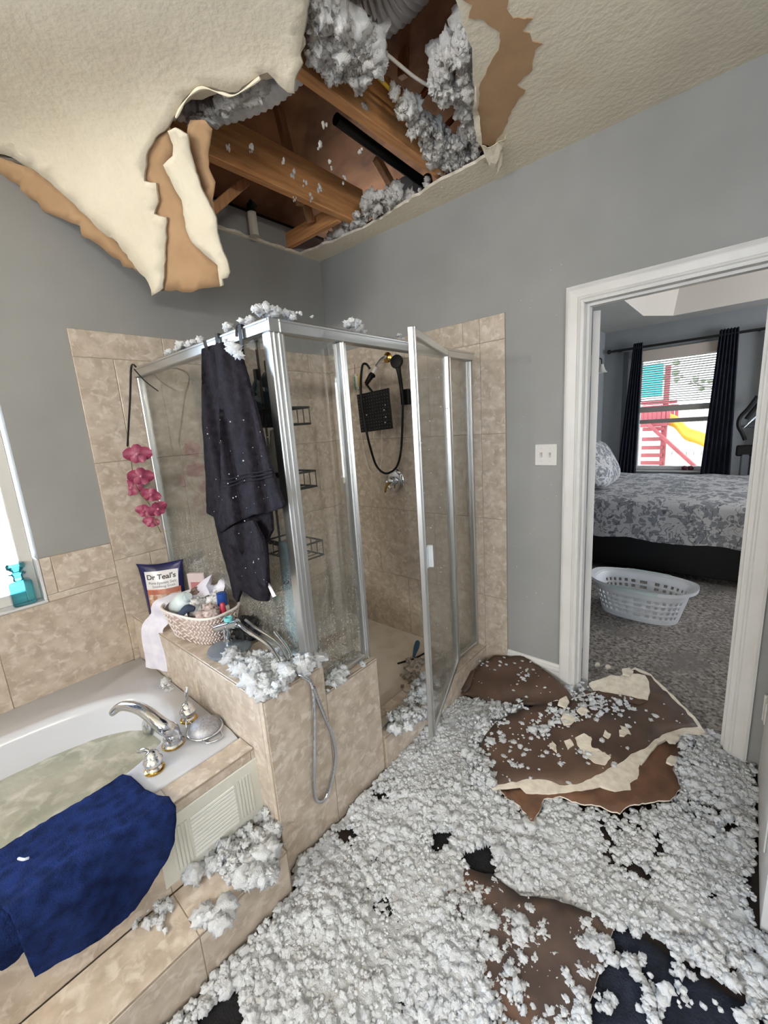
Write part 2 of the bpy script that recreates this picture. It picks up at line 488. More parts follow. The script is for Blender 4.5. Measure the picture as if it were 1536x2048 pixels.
# ---- the sagging cream sheet: still joined to the ceiling on the photographer's side, bent down towards the shower corner
HN = Vector((-0.49, 0.872))
HP = Vector((0.55, -1.42))
def sag_z(x, y, k=1.75, s=0.075):
    u = (Vector((x, y)) - HP).dot(HN) / s
    sp = math.log1p(math.exp(u)) if u < 30 else u
    return CEIL - .006 - k * s * sp
def on_sag(p, off=0.0):
    r = ray(p).normalized()
    a, b = 0.2, 6.0
    for i in range(60):
        t = (a + b) / 2
        q = CAM + r * t
        if q.z < sag_z(q.x, q.y): a = t
        else: b = t
    return CAM + r * (a - off)
SAGN = Vector((HN.x, HN.y, 1 / 1.75)).normalized()
sag = thing('hanging_drywall', 'big cream sheet of torn ceiling drywall sagging over the shower', 'drywall', (0.5, -1.4, 2.3))
A_px = [(-60, 290), (0, 308), (30, 318), (75, 345), (110, 375), (150, 410), (205, 465), (235, 485), (270, 535), (290, 555), (302, 580), (303, 592), (318, 583), (325, 578),
        (330, 520), (332, 435), (308, 428), (316, 405), (312, 366), (288, 362), (292, 310), (310, 275), (335, 255), (350, 230), (370, 195), (400, 170), (440, 180), (470, 185),
        (520, 150), (535, 145), (550, 160), (575, 185), (588, 187), (592, 150), (605, 125), (600, 110), (608, 60), (616, 0), (620, -70), (300, -90), (-90, -60)]
sheet('face_sheet', jag(A_px, 10, 1.6, 11, skip=set([len(A_px) - 1, len(A_px) - 2, len(A_px) - 3])), 26, lambda p: on_sag(p), SAGN * .012, M_CEIL, sag, True, M_GYP, M_PAPER)
B_px = [(338, 250), (300, 280), (284, 315), (280, 365), (306, 375), (308, 405), (300, 432), (325, 440), (323, 520), (322, 582), (340, 583), (352, 580), (366, 585), (384, 585), (398, 578), (445, 574),
        (440, 535), (400, 490), (376, 450), (371, 405), (350, 365), (335, 325), (352, 300)]
o = sheet('brown_backing', jag(B_px, 9, 1.2, 12), 20, lambda p: on_sag(p, -.02), SAGN * .006, M_PAPER, sag, True)
o['label'] = 'brown paper layer of the torn sheet'
C_px = [(335, 262), (350, 255), (374, 268), (378, 295), (386, 325), (400, 372), (416, 402), (432, 437), (434, 465), (442, 492), (456, 528), (459, 545), (455, 556), (444, 558), (446, 571), (440, 573), (435, 531),
        (420, 518), (400, 500), (383, 484), (371, 455), (363, 400), (350, 380), (343, 365), (326, 330), (345, 312), (346, 290)]
def cmap(p):
    q = on_sag(p, .012)
    return q
o = sheet('curled_strip', jag(C_px, 9, 1.0, 13), 16, cmap, SAGN * .010, M_CEIL, sag, True, M_GYP, M_PAPER)
o['label'] = 'cream strip peeling away'
D_px = [(374, 262), (380, 240), (410, 240), (424, 258), (417, 300), (417, 335), (430, 365), (424, 400), (434, 440), (428, 440), (412, 400), (392, 345), (380, 300)]
o = sheet('paper_edge', jag(D_px, 9, 1.0, 14), 16, lambda p: on_sag(p, -.035), SAGN * .006, M_PAPER, sag, True)
E_px = [(-40, 300), (28, 325), (75, 338), (120, 372), (160, 412), (222, 470), (262, 520), (278, 548), (266, 536), (246, 533), (240, 520), (222, 512), (200, 492), (163, 470), (160, 452), (125, 438), (90, 425), (72, 402), (42, 388), (40, 372), (-40, 330)]
o = sheet('torn_lower_paper', jag(E_px, 8, 1.5, 15), 18, lambda p: on_sag(p, -.045), SAGN * .003, M_PAPER, sag, True)
# white paper lip that curls up along the right-hand tear
tp = [on_sag(p, .004) for p in [(352, 235), (372, 200), (402, 176), (440, 186), (470, 190), (520, 156)]]
auto_smooth(MB().tube(catmull(tp, 6), [.0035 + .002 * math.sin(i * .7) for i in range(31)], 7).build('rolled_lip', M_CEIL, sag))

# ------------------------------------------------------------------ attic above the hole
def joist(x0, x1, y0, y1, z0, z1, m_, label, name='ceiling_joist'):
    o = MB().bbox(x0, x1, y0, y1, z0, z1, .004).build(name, m_)
    return tag(o, label, 'beam', 'timbers in the hole')
joist(1.115, 1.165, -1.9, -0.10, 2.835, 3.05, M_WOODY, 'thick pine joist crossing the middle of the ceiling hole')
joist(0.49, 0.54, -1.9, -0.10, 2.835, 3.03, M_WOODY, 'pine joist nearest the shower corner')
joist(-0.05, 0.485, -0.285, -0.245, 2.83, 2.92, M_WOODX, 'short timber block over the shower corner', 'timber_block')
def web(p0, p1, wd, label):
    a, b = Vector(p0), Vector(p1)
    d = (b - a); L_ = d.length
    M_ = Matrix.Translation(a) @ d.to_track_quat('Z', 'X').to_matrix().to_4x4()
    o = MB().bbox(-wd / 2, wd / 2, -.019, .019, 0, L_, .003, M_).build('truss_web', M_WOODZ)
    return tag(o, label, 'beam', 'timbers in the hole')
web(PX((602, 410), .42), PX((556, 215), .42), .045, 'thin upright truss web behind the joists')
web(PX((425, 420), .30), PX((492, 362), .30), .045, 'slanting truss web by the sagging sheet')
web(PX((800, 400), .62), PX((752, 315), .62), .045, 'short upright web beside the black pipe')
web(PX((622, 445), .30), PX((610, 400), .30), .04, 'small upright web above the corner')
web(PY((806, 155), -.1), PY((810, 20), -.1), .05, 'upright web behind the silver duct')
# roof decking: rises from the eave over the left wall
dk = MB()
dk.box(-.02, 3.2, -3.4, 3.0, 0, .015, Matrix.Translation((-0.35, 0, 2.93)) @ Matrix.Rotation(math.radians(-26), 4, 'Y'))
struct(dk.build('roof_decking', M_DECK), 'brown roof sheathing seen through the hole')
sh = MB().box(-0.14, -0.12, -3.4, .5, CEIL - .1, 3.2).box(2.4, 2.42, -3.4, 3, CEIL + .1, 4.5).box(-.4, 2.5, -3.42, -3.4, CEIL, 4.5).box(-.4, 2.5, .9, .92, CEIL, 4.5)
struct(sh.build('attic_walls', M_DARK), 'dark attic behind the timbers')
def flex_duct(pts, r, label):
    P = catmull(pts, 24)
    rs = [r * (1 + .07 * math.sin(i * 1.9)) for i in range(len(P))]
    o = MB().tube(P, rs, 18).build('flexible_duct', M_FOIL)
    auto_smooth(o, 80)
    return tag(o, label, 'duct', 'silver ducts in the attic')
flex_duct([(0.62, -1.30, 2.90), (0.72, -1.15, 2.90), (0.92, -1.05, 2.91), (1.08, -1.0, 2.95)], .05, 'silver flexible duct behind the sagging sheet')
flex_duct([(1.20, -.80, 3.12), (1.36, -.78, 3.12), (1.52, -.80, 3.14), (1.75, -.85, 3.17), (2.0, -.9, 3.2)], .085, 'silver flexible duct at the top of the hole')
def pipe(pts, r, m_, name, label, cat='pipe', n=6):
    o = MB().tube(catmull(pts, n), r, 12).build(name, m_)
    auto_smooth(o, 60)
    return tag(o, label, cat)
M_COPPER = mat('copper', rgb(150, 86, 56), rgb(96, 58, 42), scale=9, rough=0.4, metal=0.7)
M_PVC = mat('white_pvc', rgb(214, 208, 196), rgb(190, 182, 168), scale=6, rough=0.45)
pipe([(1.0, -.25, 3.13), (1.3, -.38, 3.13), (1.9, -.62, 3.13)], .014, M_COPPER, 'copper_pipe', 'upper copper pipe under the silver duct')
pipe([(1.0, -.05, 3.10), (1.4, -.2, 3.10), (1.9, -.42, 3.10)], .014, M_COPPER, 'copper_pipe', 'lower dull copper pipe near the right insulation')
pipe([PZ((672, 238), 3.02), PZ((770, 310), 3.0), PZ((850, 366), 2.97), (0.95, -.02, 2.96)], .025, M_BLACK, 'black_pipe', 'black pipe running below the middle joist')
pp = PX((509, 472), .10); pt = PX((503, 425), .10)
o = thing('vent_pipe', 'short white plastic vent pipe with black cap over the wall', 'pipe', pp)
auto_smooth(MB().tube([pp, pt], .026, 16).build('pipe_body', M_PVC, o), 60)
auto_smooth(MB().tube([pt, pt + Vector((0, 0, .03)), pt + Vector((.02, .01, .05))], .026, 14).build('black_cap', M_BLACK, o), 60)
M_WIREW = mat('white_cable', rgb(214, 206, 196), rough=0.5)
M_WIREY = mat('yellow_cable', rgb(200, 164, 50), rough=0.5)
pipe([PZ((740, 95), 2.90), PZ((768, 105), 2.885), PZ((830, 155), 2.88), PZ((885, 188), 2.87), PZ((930, 230), 2.85)], .006, M_WIREW, 'electric_cable', 'thin white cable stretched across the hole', 'cable')
pipe([PZ((748, 140), 2.89), PZ((762, 160), 2.88), PZ((800, 198), 2.875), PZ((835, 222), 2.87), PZ((880, 270), 2.87)], .007, M_WIREY, 'electric_cable', 'yellow cable dropping into the insulation', 'cable')

# ------------------------------------------------------------------ tiles
TILE_MESH = {}
def tiles(parent, O, U, V, N_, u0, u1, v0, v1, su, sv, offu=0.0, offv=0.0, bond=0.0, thick=.009, gap=.003, holes=(), grout=True):
    """individual tiles on a rectangle, running bond, clipped at the border; O,U,V,N_ span the wall plane"""
    O, U, V, N_ = Vector(O), Vector(U), Vector(V), Vector(N_)
    if grout:
        g = MB()
        def P(u, v, n_): return O + U * u + V * v + N_ * n_
        rects = [(u0, u1, v0, v1)] if not holes else holes[1]
        for (a, b, c, d) in rects:
            vs = [P(a, c, 0.0005), P(b, c, 0.0005), P(b, d, 0.0005), P(a, d, 0.0005), P(a, c, thick * .82), P(b, c, thick * .82), P(b, d, thick * .82), P(a, d, thick * .82)]
            g.add(vs, [(0, 3, 2, 1), (4, 5, 6, 7), (0, 1, 5, 4), (1, 2, 6, 5), (2, 3, 7, 6), (3, 0, 4, 7)])
        fix_normals(g.build('grout', M_GROUT, parent))
    R = Matrix((U, V, N_)).transposed().to_4x4()
    j = math.floor((v0 - offv) / sv); v = offv + j * sv
    while v < v1 - 1e-6:
        sh = (bond * su) if j % 2 else 0.0
        i = math.floor((u0 - offu - sh) / su); u = offu + sh + i * su
        while u < u1 - 1e-6:
            rects = [(max(u, u0), min(u + su, u1), max(v, v0), min(v + sv, v1))]
            if holes:
                a, b, c, d = holes[0]
                r0 = rects[0]; rects = []
                if r0[0] < b and r0[1] > a and r0[2] < d and r0[3] > c:
                    # cut round the hole: keep the pieces below and beside it
                    if r0[2] < c: rects.append((r0[0], r0[1], r0[2], c))
                    if r0[0] < a: rects.append((r0[0], a, max(r0[2], c), r0[3]))
                    if r0[1] > b: rects.append((b, r0[1], max(r0[2], c), r0[3]))
                else: rects = [r0]
            for (a, b, c, d) in rects:
                w_, h_ = b - a - gap, d - c - gap
                if w_ < .012 or h_ < .012: continue
                key = (round(w_, 3), round(h_, 3), thick)
                Wm = Matrix.Translation(O + U * ((a + b) / 2) + V * ((c + d) / 2) + N_ * .0005) @ R
                if key not in TILE_MESH:
                    mb = MB().bbox(-w_ / 2, w_ / 2, -h_ / 2, h_ / 2, 0, thick, .0016)
                    me = bpy.data.meshes.new('tile'); me.from_pydata(mb.v, [], mb.f); me.update(); me.materials.append(M_TILE)
                    TILE_MESH[key] = me
                link(bpy.data.objects.new('tile', TILE_MESH[key]), parent, Wm)
            u += su; i += 1
        v += sv; j += 1
S = 0.497
LEDGE = 0.74
# shower surround on the two walls
tiles(wall_back, (0, 0, 0), (1, 0, 0), (0, 0, 1), (0, -1, 0), 0.010, 1.243, 0.09, 2.175, S, S, 1.137 - 2 * S, 2.045 - 4 * S, .5)
tiles(wall_back, (0, 0, 0), (1, 0, 0), (0, 0, 1), (0, -1, 0), 1.243, 1.391, 0.0, 2.175, .6, S, 1.243, 2.045 - 5 * S, 0, grout=True)
tiles(wall_left, (0, 0, 0), (0, -1, 0), (0, 0, 1), (1, 0, 0), 0.0, 1.614, 0.09, 2.17, S, S, 1.197 - 3 * S, 2.045 - 4 * S, .5)
# tub wainscot below and beside the window
tiles(wall_left, (0, 0, 0), (0, -1, 0), (0, 0, 1), (1, 0, 0), 1.614, 3.6, 0.495, 1.145, S, S, 1.614, 0.968 - S, .5,
      holes=((1.905, 3.15, 0.935, 1.3), [(1.614, 3.6, .495, .935), (1.614, 1.905, .935, 1.145), (3.15, 3.6, .935, 1.145)]))
# tiled returns of the window
wsill = struct(MB().bbox(-.118, .012, WY0 + .001, WY1 - .001, WZ0 + .0005, WZ0 + .012, .002).build('trim_1', mat('pale_sill', rgb(214, 214, 216), rgb(196, 196, 200), scale=9, rough=.3)), 'pale tiled window sill')
MB().bbox(-.118, .010, WY1 - .012, WY1 - .001, WZ0 + .012, 1.143, .002).build('side_return', MATS['pale_sill'], wsill)

# half wall between tub and shower, lower sill wall, curb, shower pan
M_CORE = mat('mortar', rgb(150, 136, 118), rough=0.95)
ledge = struct(MB().box(0.012, 1.221, -1.576, -1.324, 0, LEDGE - .01).build('wall_half', M_CORE), 'tiled half wall between tub and shower')
tiles(ledge, (0, 0, 0), (0, 1, 0), (0, 0, 1), (1, 0, 0), -1.585, -1.315, 0.0, LEDGE, .6, .9, -1.585, 0, 0, grout=False) if False else None
def face(parent, O, U, V, N_, u0, u1, v0, v1, su, sv, ou, ov, b=0.0): tiles(parent, O, U, V, N_, u0, u1, v0, v1, su, sv, ou, ov, b)
face(ledge, (1.221, 0, 0), (0, 1, 0), (0, 0, 1), (1, 0, 0), -1.586, -1.315, 0, LEDGE, .6, .9, -1.586, 0)
face(ledge, (0, -1.576, 0), (1, 0, 0), (0, 0, 1), (0, -1, 0), 0.012, 1.221, 0.0, LEDGE - .01, S, S, 0.20, .245)
face(ledge, (0, -1.324, 0), (-1, 0, 0), (0, 0, 1), (0, 1, 0), -1.221, -0.012, 0.09, LEDGE - .01, S, S, 0.1, .245)
face(ledge, (0, 0, LEDGE - .01), (1, 0, 0), (0, 1, 0), (0, 0, 1), 0.012, 1.231, -1.586, -1.315, S * .66, .40, 0.20, -1.586)
sillw = struct(MB().box(1.09, 1.221, -1.3145, -1.02, 0, .605).build('wall_sill', M_CORE), 'low tiled wall under the fixed glass panel')
face(sillw, (1.221, 0, 0), (0, 1, 0), (0, 0, 1), (1, 0, 0), -1.3145, -1.012, 0, .615, .6, .9, -1.3145, 0)
face(sillw, (0, 0, .605), (1, 0, 0), (0, 1, 0), (0, 0, 1), 1.085, 1.231, -1.3145, -1.012, .3, .5, 1.085, -1.3145)
face(sillw, (0, -1.02, 0), (-1, 0, 0), (0, 0, 1), (0, 1, 0), -1.221, -1.09, .0, .605, .3, .9, -1.221, 0)
curb = struct(MB().box(1.09, 1.233, -1.0115, -.001, 0, .20).build('trim_2', M_CORE), 'tiled shower curb below the glass door')
face(curb, (1.233, 0, 0), (0, 1, 0), (0, 0, 1), (1, 0, 0), -1.0115, -.001, 0, .2, .505, .4, -1.0115, 0)
face(curb, (0, 0, .20), (1, 0, 0), (0, 1, 0), (0, 0, 1), 1.085, 1.243, -1.0115, -.001, .3, .33, 1.085, -1.0115)
face(curb, (1.09, 0, 0), (0, -1, 0), (0, 0, 1), (-1, 0, 0), .001, 1.0115, .09, .2, .505, .4, .001, 0)
pan = []
pf = []
for j in range(13):
    for i in range(13):
        x = .01 + 1.08 * i / 12; y = -1.32 + 1.31 * j / 12
        d = math.hypot(x - .55, y + .66)
        pan.append((x, y, .075 + .03 * min(1, d / .75) + (.012 if i in (0, 12) or j in (0, 12) else 0)))
for j in range(12):
    for i in range(12): pf.append((j * 13 + i, j * 13 + i + 1, j * 13 + i + 14, j * 13 + i + 13))
struct(mk('floor_shower', pan, pf, M_PAN, None, True), 'pale shower floor smeared with wet debris')

# tub surround: apron in front, tiled deck strip, step
TD = 0.50
apron = struct(MB().box(1.03, 1.105, -3.6, -1.5775, 0, TD - .012).build('wall_tub', M_CORE), 'tiled tub apron')
PNL = (-1.925, -1.600, .225, .455)     # access panel in the apron (y0, y1, z0, z1)
tiles(apron, (1.105, 0, 0), (0, 1, 0), (0, 0, 1), (1, 0, 0), -3.6, -1.5775, .19, TD - .012, S, .5, -1.60 - .33, 0, 0,
      holes=((PNL[0], PNL[1], PNL[2], PNL[3]), [(-3.6, -1.5775, .19, TD - .012)]))
# pieces of tile above the panel
tiles(apron, (1.105, 0, 0), (0, 1, 0), (0, 0, 1), (1, 0, 0), PNL[0], PNL[1], PNL[3], TD - .012, S, .5, -1.93, 0, 0, grout=False)
tiles(apron, (0, 0, TD - .012), (1, 0, 0), (0, 1, 0), (0, 0, 1), 1.024, 1.115, -3.6, -1.5865, .3, .33, 1.024, -1.88, 0)
step = struct(MB().box(1.116, 1.291, -3.6, -1.615, 0, .181).build('floor_step', M_CORE), 'beige tiled step in front of the tub')
tiles(step, (0, 0, .181), (1, 0, 0), (0, 1, 0), (0, 0, 1), 1.116, 1.300, -3.6, -1.615, .4, S, 1.116, -1.93, 0)
tiles(step, (1.291, 0, 0), (0, 1, 0), (0, 0, 1), (1, 0, 0), -3.6, -1.615, 0, .181, S, .4, -1.93, 0, 0)
tiles(step, (0, -1.6145, 0), (-1, 0, 0), (0, 0, 1), (0, 1, 0), -1.291, -1.232, 0, .181, .4, .4, -1.291, 0, 0)

# ------------------------------------------------------------------ bathroom window
win1 = thing('window_1', 'bright bathroom window at the left edge', None, (-.09, -2.52, WZ0), None, 'structure')
f = MB()
yy0, yy1, zz0, zz1 = WY0 + .012, WY1 - .012, WZ0 + .013, WZ1 - .002
f.bbox(-.10, -.055, yy1 - .05, yy1, zz0, zz1, .003).bbox(-.10, -.055, yy0, yy0 + .05, zz0, zz1, .003).bbox(-.10, -.055, yy0 + .05, yy1 - .05, zz0, zz0 + .05, .003).bbox(-.10, -.055, yy0 + .05, yy1 - .05, zz1 - .05, zz1, .003)
f.build('window_frame', M_WHITE, win1)
MB().box(-.085, -.081, yy0 + .05, yy1 - .05, zz0 + .05, zz1 - .05).build('pane', M_PANE, win1)

# unseen rear window, added behind the photographer to light the room
added_win = thing('added_window_3', 'added bathroom window behind the photographer', None, (2.9, -4.8, 1.05), None, 'structure')
f = MB().box(2.0, 2.05, -4.85, -4.78, 1.05, 2.4).box(3.75, 3.8, -4.85, -4.78, 1.05, 2.4).box(2.05, 3.75, -4.85, -4.78, 1.05, 1.1).box(2.05, 3.75, -4.85, -4.78, 2.35, 2.4).box(2.88, 2.92, -4.85, -4.78, 1.1, 2.35)
f.build('window_frame', M_WHITE, added_win)
MB().box(2.05, 2.88, -4.82, -4.816, 1.1, 2.35).box(2.92, 3.75, -4.82, -4.816, 1.1, 2.35).build('pane', M_PANE, added_win)

# ------------------------------------------------------------------ doorway: casing, jamb, baseboard, doors
PROF = [(0, 0), (0, .019), (.010, .022), (.018, .018), (.024, .0165), (.050, .012), (.055, .015), (.061, .0155), (.066, .011), (.075, .009), (.075, 0)]
def casing(name, parent, side):
    v = []
    k = len(PROF)
    if side in 'LR':
        for end in (0, 1):
            for (u, d) in PROF:
                x = CX0 + u if side == 'L' else CX1 - u
                z = 0.0 if end == 0 else CZ - u
                v.append((x, -d - .0005, z))
    else:
        for end in (0, 1):
            for (u, d) in PROF:
                v.append((CX0 + u if end == 0 else CX1 - u, -d - .0005, CZ - u))
    f = [(i, (i + 1) % k, k + (i + 1) % k, k + i) for i in range(k)] + [list(range(k)), list(range(k, 2 * k))]
    return fix_normals(mk(name, v, f, M_WHITE, parent))
trim3 = thing('trim_3', 'white moulded casing round the bedroom doorway', None, (2.1, 0, 0), None, 'structure')
for s_ in 'LRT': casing('casing', trim3, s_)
j = MB()
j.box(DX0 - .0145, DX0 + .004, -.008, .13, 0, DZ + .0).box(DX1 - .004, DX1 + .0145, -.008, .13, 0, DZ).box(DX0 - .0145, DX1 + .0145, -.008, .13, DZ - .004, DZ + .0145)
j.build('jamb', M_WHITE, trim3)
j = MB().box(DX0 + .004, DX0 + .016, .035, .075, 0, DZ - .004).box(DX1 - .016, DX1 - .004, .035, .075, 0, DZ - .004).box(DX0 + .016, DX1 - .016, .035, .075, DZ - .016, DZ - .004)
j.build('door_stop', M_WHITE, trim3)
# bedroom door, swung fully open into the bedroom, seen along its hinge edge
DRM = Matrix.Translation((1.785, .135, 0)) @ Matrix.Rotation(math.radians(24), 4, 'Z')
d1 = struct(MB().bbox(0, .035, 0, .655, .015, 2.118, .002, DRM).build('door_1', M_WHITE), 'white bedroom door folded open, seen edge on')
for z in (.35, 1.07, 1.86):
    MB().bbox(1.776, 1.784, .128, .165, z - .05, z + .05, .001).tube([(1.78, .131, z - .052), (1.78, .131, z + .052)], .006, 8).build('hinge', M_WHITE, d1)
for (za, zb) in ((.2, .9), (1.05, 1.95)):
    MB().bbox(.0355, .041, .115, .535, za, zb, .003, DRM).build('door_panel', M_WHITE, d1)
# another white door standing open at the right edge
d2 = struct(MB().bbox(2.566, 2.601, -.78, -.045, .02, 2.06, .002).build('door_2', M_WHITE), 'white door standing open at the right edge')
MB().bbox(2.560, 2.5655, -.095, -.05, .30, .40, .001).tube([(2.562, -.043, .29), (2.562, -.043, .41)], .006, 8).build('hinge', M_WHITE, d2)
for (za, zb) in ((.2, .9), (1.05, 1.9)):
    MB().bbox(2.5600, 2.5655, -.67, -.16, za, zb, .003).build('door_panel', M_WHITE, d2)
BP = [(0, 0), (.012, 0), (.012, .085), (.016, .09), (.016, .10), (.011, .105), (.011, .115), (.006, .125), (0, .128)]
def baseboard(name, x0, x1, zt=.228):
    v = []; k = len(BP); s = 1.0
    for x in (x0, x1):
        for (d, z) in BP: v.append((x, -d - .0005, z if z == 0 else z + (zt - .128)))
    f = [(i, (i + 1) % k, k + (i + 1) % k, k + i) for i in range(k)] + [list(range(k)), list(range(k, 2 * k))]
    return struct(fix_normals(mk(name, v, f, M_WHITE)), 'white baseboard beside the doorway')
baseboard('baseboard_back', 1.392, CX0 - .0005)

# ------------------------------------------------------------------ light switch
sw = thing('light_switch', 'white double light switch plate on the grey wall', 'light switch', (1.612, 0, 1.37))
MB().bbox(1.555, 1.669, -.007, -.0005, 1.370, 1.482, .003, None, 2).build('switch_plate', M_WHITE, sw)
for xx in (1.589, 1.635):
    MB().bbox(xx - .0055, xx + .0055, -.012, -.0065, 1.413, 1.439, .0015).bbox(xx - .004, xx + .004, -.022, -.011, 1.427, 1.438, .0015).build('toggle', mat('toggle_grey', rgb(196, 190, 184), rough=.4) if 'toggle_grey' not in MATS else MATS['toggle_grey'], sw)
    for zz in (1.392, 1.460):
        MB().lathe([(.003, 0), (.003, .0012)], 10, Matrix.Translation((xx, -.0068, zz)) @ Matrix.Rotation(math.radians(90), 4, 'X')).build('screw', MATS['toggle_grey'], sw)
# ================================================================== SHOWER ENCLOSURE
GY = -1.345      # return panel plane (over the half wall)
GX = 1.18        # front plane
HT = 2.005       # top of the header
enc = thing('shower_enclosure', 'aluminium framed glass shower enclosure with its door ajar', 'shower', (GX, -.7, .21))
def ab(name, *a, b=.003, parent=None, m_=M_ALU):
    return MB().bbox(*a, b).build(name, m_, parent or enc)
# headers
MB().bbox(0.012, GX + .022, GY - .022, GY + .022, HT - .045, HT, .003).bbox(0.012, GX + .02, GY - .026, GY - .0215, HT - .012, HT - .004, .001).build('header', M_ALU, enc)
MB().bbox(GX - .022, GX + .022, GY + .022, -.0105, HT - .045, HT, .003).bbox(GX + .0215, GX + .026, GY + .02, -.0105, HT - .012, HT - .004, .001).build('header', M_ALU, enc)
# corner post: three ridged faces
MB().bbox(GX - .022, GX + .022, GY - .022, GY + .03, LEDGE + .001, HT - .046, .003).bbox(GX + .0215, GX + .027, GY - .008, GY - .002, LEDGE + .001, HT - .046, .001).bbox(GX + .0215, GX + .027, GY + .012, GY + .017, LEDGE + .001, HT - .046, .001).bbox(GX - .02, GX + .018, GY + .03, GY + .040, .617, HT - .046, .002).build('corner_post', M_ALU, enc)
ab('wall_channel', .0105, .032, GY - .014, GY + .014, LEDGE + .001, HT - .046)
ab('sill_channel', .032, GX - .0225, GY - .014, GY + .014, LEDGE + .001, LEDGE + .022)
ab('return_glass', .032, GX - .0225, GY - .003, GY + .003, LEDGE + .022, HT - .0455, b=.001, m_=M_GLASS)
# fixed front panel over the sill wall
ab('sill_channel', GX - .014, GX + .014, GY + .041, -1.045, .617, .637)
ab('front_glass', GX - .003, GX + .003, GY + .041, -1.045, .637, HT - .0455, b=.001, m_=M_GLASS)
MB().bbox(GX - .018, GX + .018, -1.045, -1.013, .617, HT - .0455, .003).bbox(GX + .0175, GX + .024, -1.036, -1.030, .617, HT - .0455, .001).build('mullion', M_ALU, enc)
# fixed side panel by the wall
MB().bbox(GX - .018, GX + .018, -.275, -.245, .212, HT - .0455, .003).bbox(GX + .0175, GX + .024, -.262, -.256, .212, HT - .0455, .001).build('mullion', M_ALU, enc)
ab('wall_channel', GX - .014, GX + .014, -.032, -.0105, .212, HT - .0455)
ab('sill_channel', GX - .014, GX + .014, -.244, -.033, .212, .232)
ab('side_glass', GX - .003, GX + .003, -.244, -.033, .232, HT - .0455, b=.001, m_=M_GLASS2)
ab('sill_channel', GX - .02, GX + .02, -1.01, -.276, .212, .226)
# the door, hinged on the side panel and swung out
HG = Vector((GX + .022, -.285)); FE = Vector((1.425, -.897))
dv = (FE - HG); DL = dv.length; dv.normalize(); ang = math.atan2(dv.y, dv.x)
DM = Matrix.Translation((HG.x, HG.y, 0)) @ Matrix.Rotation(ang, 4, 'Z')
Z0, Z1 = .222, 1.99
door = MB().bbox(.03, DL - .026, -.003, .003, Z0 + .03, Z1 - .03, .001, DM).build('door', M_GLASS2, enc)
door['label'] = 'hinged glass shower door swung outwards'
MB().bbox(DL - .026, DL, -.012, .012, Z0, Z1, .003, DM).bbox(DL - .02, DL - .012, .0115, .016, Z0, Z1, .001, DM).build('stile', M_ALU, door)
MB().bbox(0, .03, -.012, .012, Z0, Z1, .003, DM).build('stile', M_ALU, door)
MB().bbox(.0305, DL - .0265, -.011, .011, Z1 - .032, Z1, .003, DM).build('rail', M_ALU, door)
MB().bbox(.0305, DL - .0265, -.011, .011, Z0, Z0 + .03, .003, DM).build('rail', M_ALU, door)
MB().bbox(DL - .075, DL - .03, .0035, .012, 1.02, 1.12, .003, DM).bbox(DL - .078, DL - .066, .008, .030, 1.02, 1.12, .003, DM).build('handle', mat('clear_plastic', rgb(214, 218, 224), rough=.15), door)

# ------------------------------------------------------------------ over-door hooks, towels
def hook(x, label, lo=.20):
    h = thing('door_hook', label, 'hook', (x, GY - .03, HT - lo), 'hooks on the shower header')
    y = GY
    MB().bbox(x - .010, x + .010, y - .030, y + .030, HT + .0005, HT + .004, .001).bbox(x - .010, x + .010, y - .032, y - .0285, HT - lo, HT + .004, .001).bbox(x - .010, x + .010, y + .0285, y + .032, HT - .05, HT + .004, .001).build('strap', M_BLACKM, h)
    MB().tube(catmull([(x, y - .03, HT - lo + .03), (x, y - .05, HT - lo), (x, y - .075, HT - lo + .01), (x, y - .08, HT - lo + .035)], 5), .006, 8).build('prong', M_BLACKM, h)
    return h
hook(.885, 'left black over-door hook holding the charcoal towel', .06)
hook(1.045, 'middle black over-door hook near the glass corner', .10)
M_TOWEL = mat('charcoal_terry', rgb(40, 37, 44), rgb(28, 26, 31), scale=40, rough=1.0, spec=0.1, bump=0.8, bscale=260, dist=0.004)
tw = thing('bath_towel', 'charcoal grey bath towel hanging over the shower side', 'towel', (.9, -1.42, .95))
def towel_map(base, amp, ph):
    def fm(p):
        q = PY(p, base)
        d = math.sin((q.x + .12 * (q.z - 1.5)) * 38 + ph) + .6 * math.sin(q.x * 71 + ph * 2 + q.z * 3)
        return PY(p, base + amp * d)
    return fm
T1 = [(403, 698), (425, 690), (447, 690), (470, 705), (484, 740), (500, 800), (520, 880), (538, 950), (540, 1024), (543, 1061), (530, 1088), (534, 1140), (537, 1186), (534, 1203), (513, 1201), (481, 1180), (474, 1205), (466, 1194), (458, 1155), (438, 1084), (427, 1034), (413, 1026), (411, 951), (403, 834)]
sheet('towel_body', jag(T1, 8, .6, 31), 9, towel_map(-1.405, .010, 0), (0, .012, 0), M_TOWEL, tw, True)
T2 = [(428, 690), (446, 684), (470, 694), (483, 718), (497, 768), (517, 842), (536, 924), (567, 1011), (562, 1017), (540, 1024), (505, 1030), (470, 1046), (440, 1066), (436, 1040), (442, 960), (440, 860), (436, 760)]
sheet('towel_fold', jag(T2, 8, .6, 32), 9, towel_map(-1.440, .012, 1.3), (0, .010, 0), M_TOWEL, tw, True)
T3 = [(443, 1066), (470, 1050), (505, 1040), (524, 1075), (533, 1130), (532, 1175), (522, 1170), (500, 1130), (475, 1098), (455, 1088)]
sheet('towel_fold', jag(T3, 8, .6, 33), 9, towel_map(-1.436, .010, 2.2), (0, .010, 0), M_TOWEL, tw, True)
for k in (0, 7, 14):
    pts = [PY((x, y + k), -1.452) for x, y in [(441, 962), (465, 957), (490, 948), (515, 945), (545, 938)]]
    MB().tube(catmull(pts, 4), .0022, 6).build('woven_band', M_TOWEL, tw)
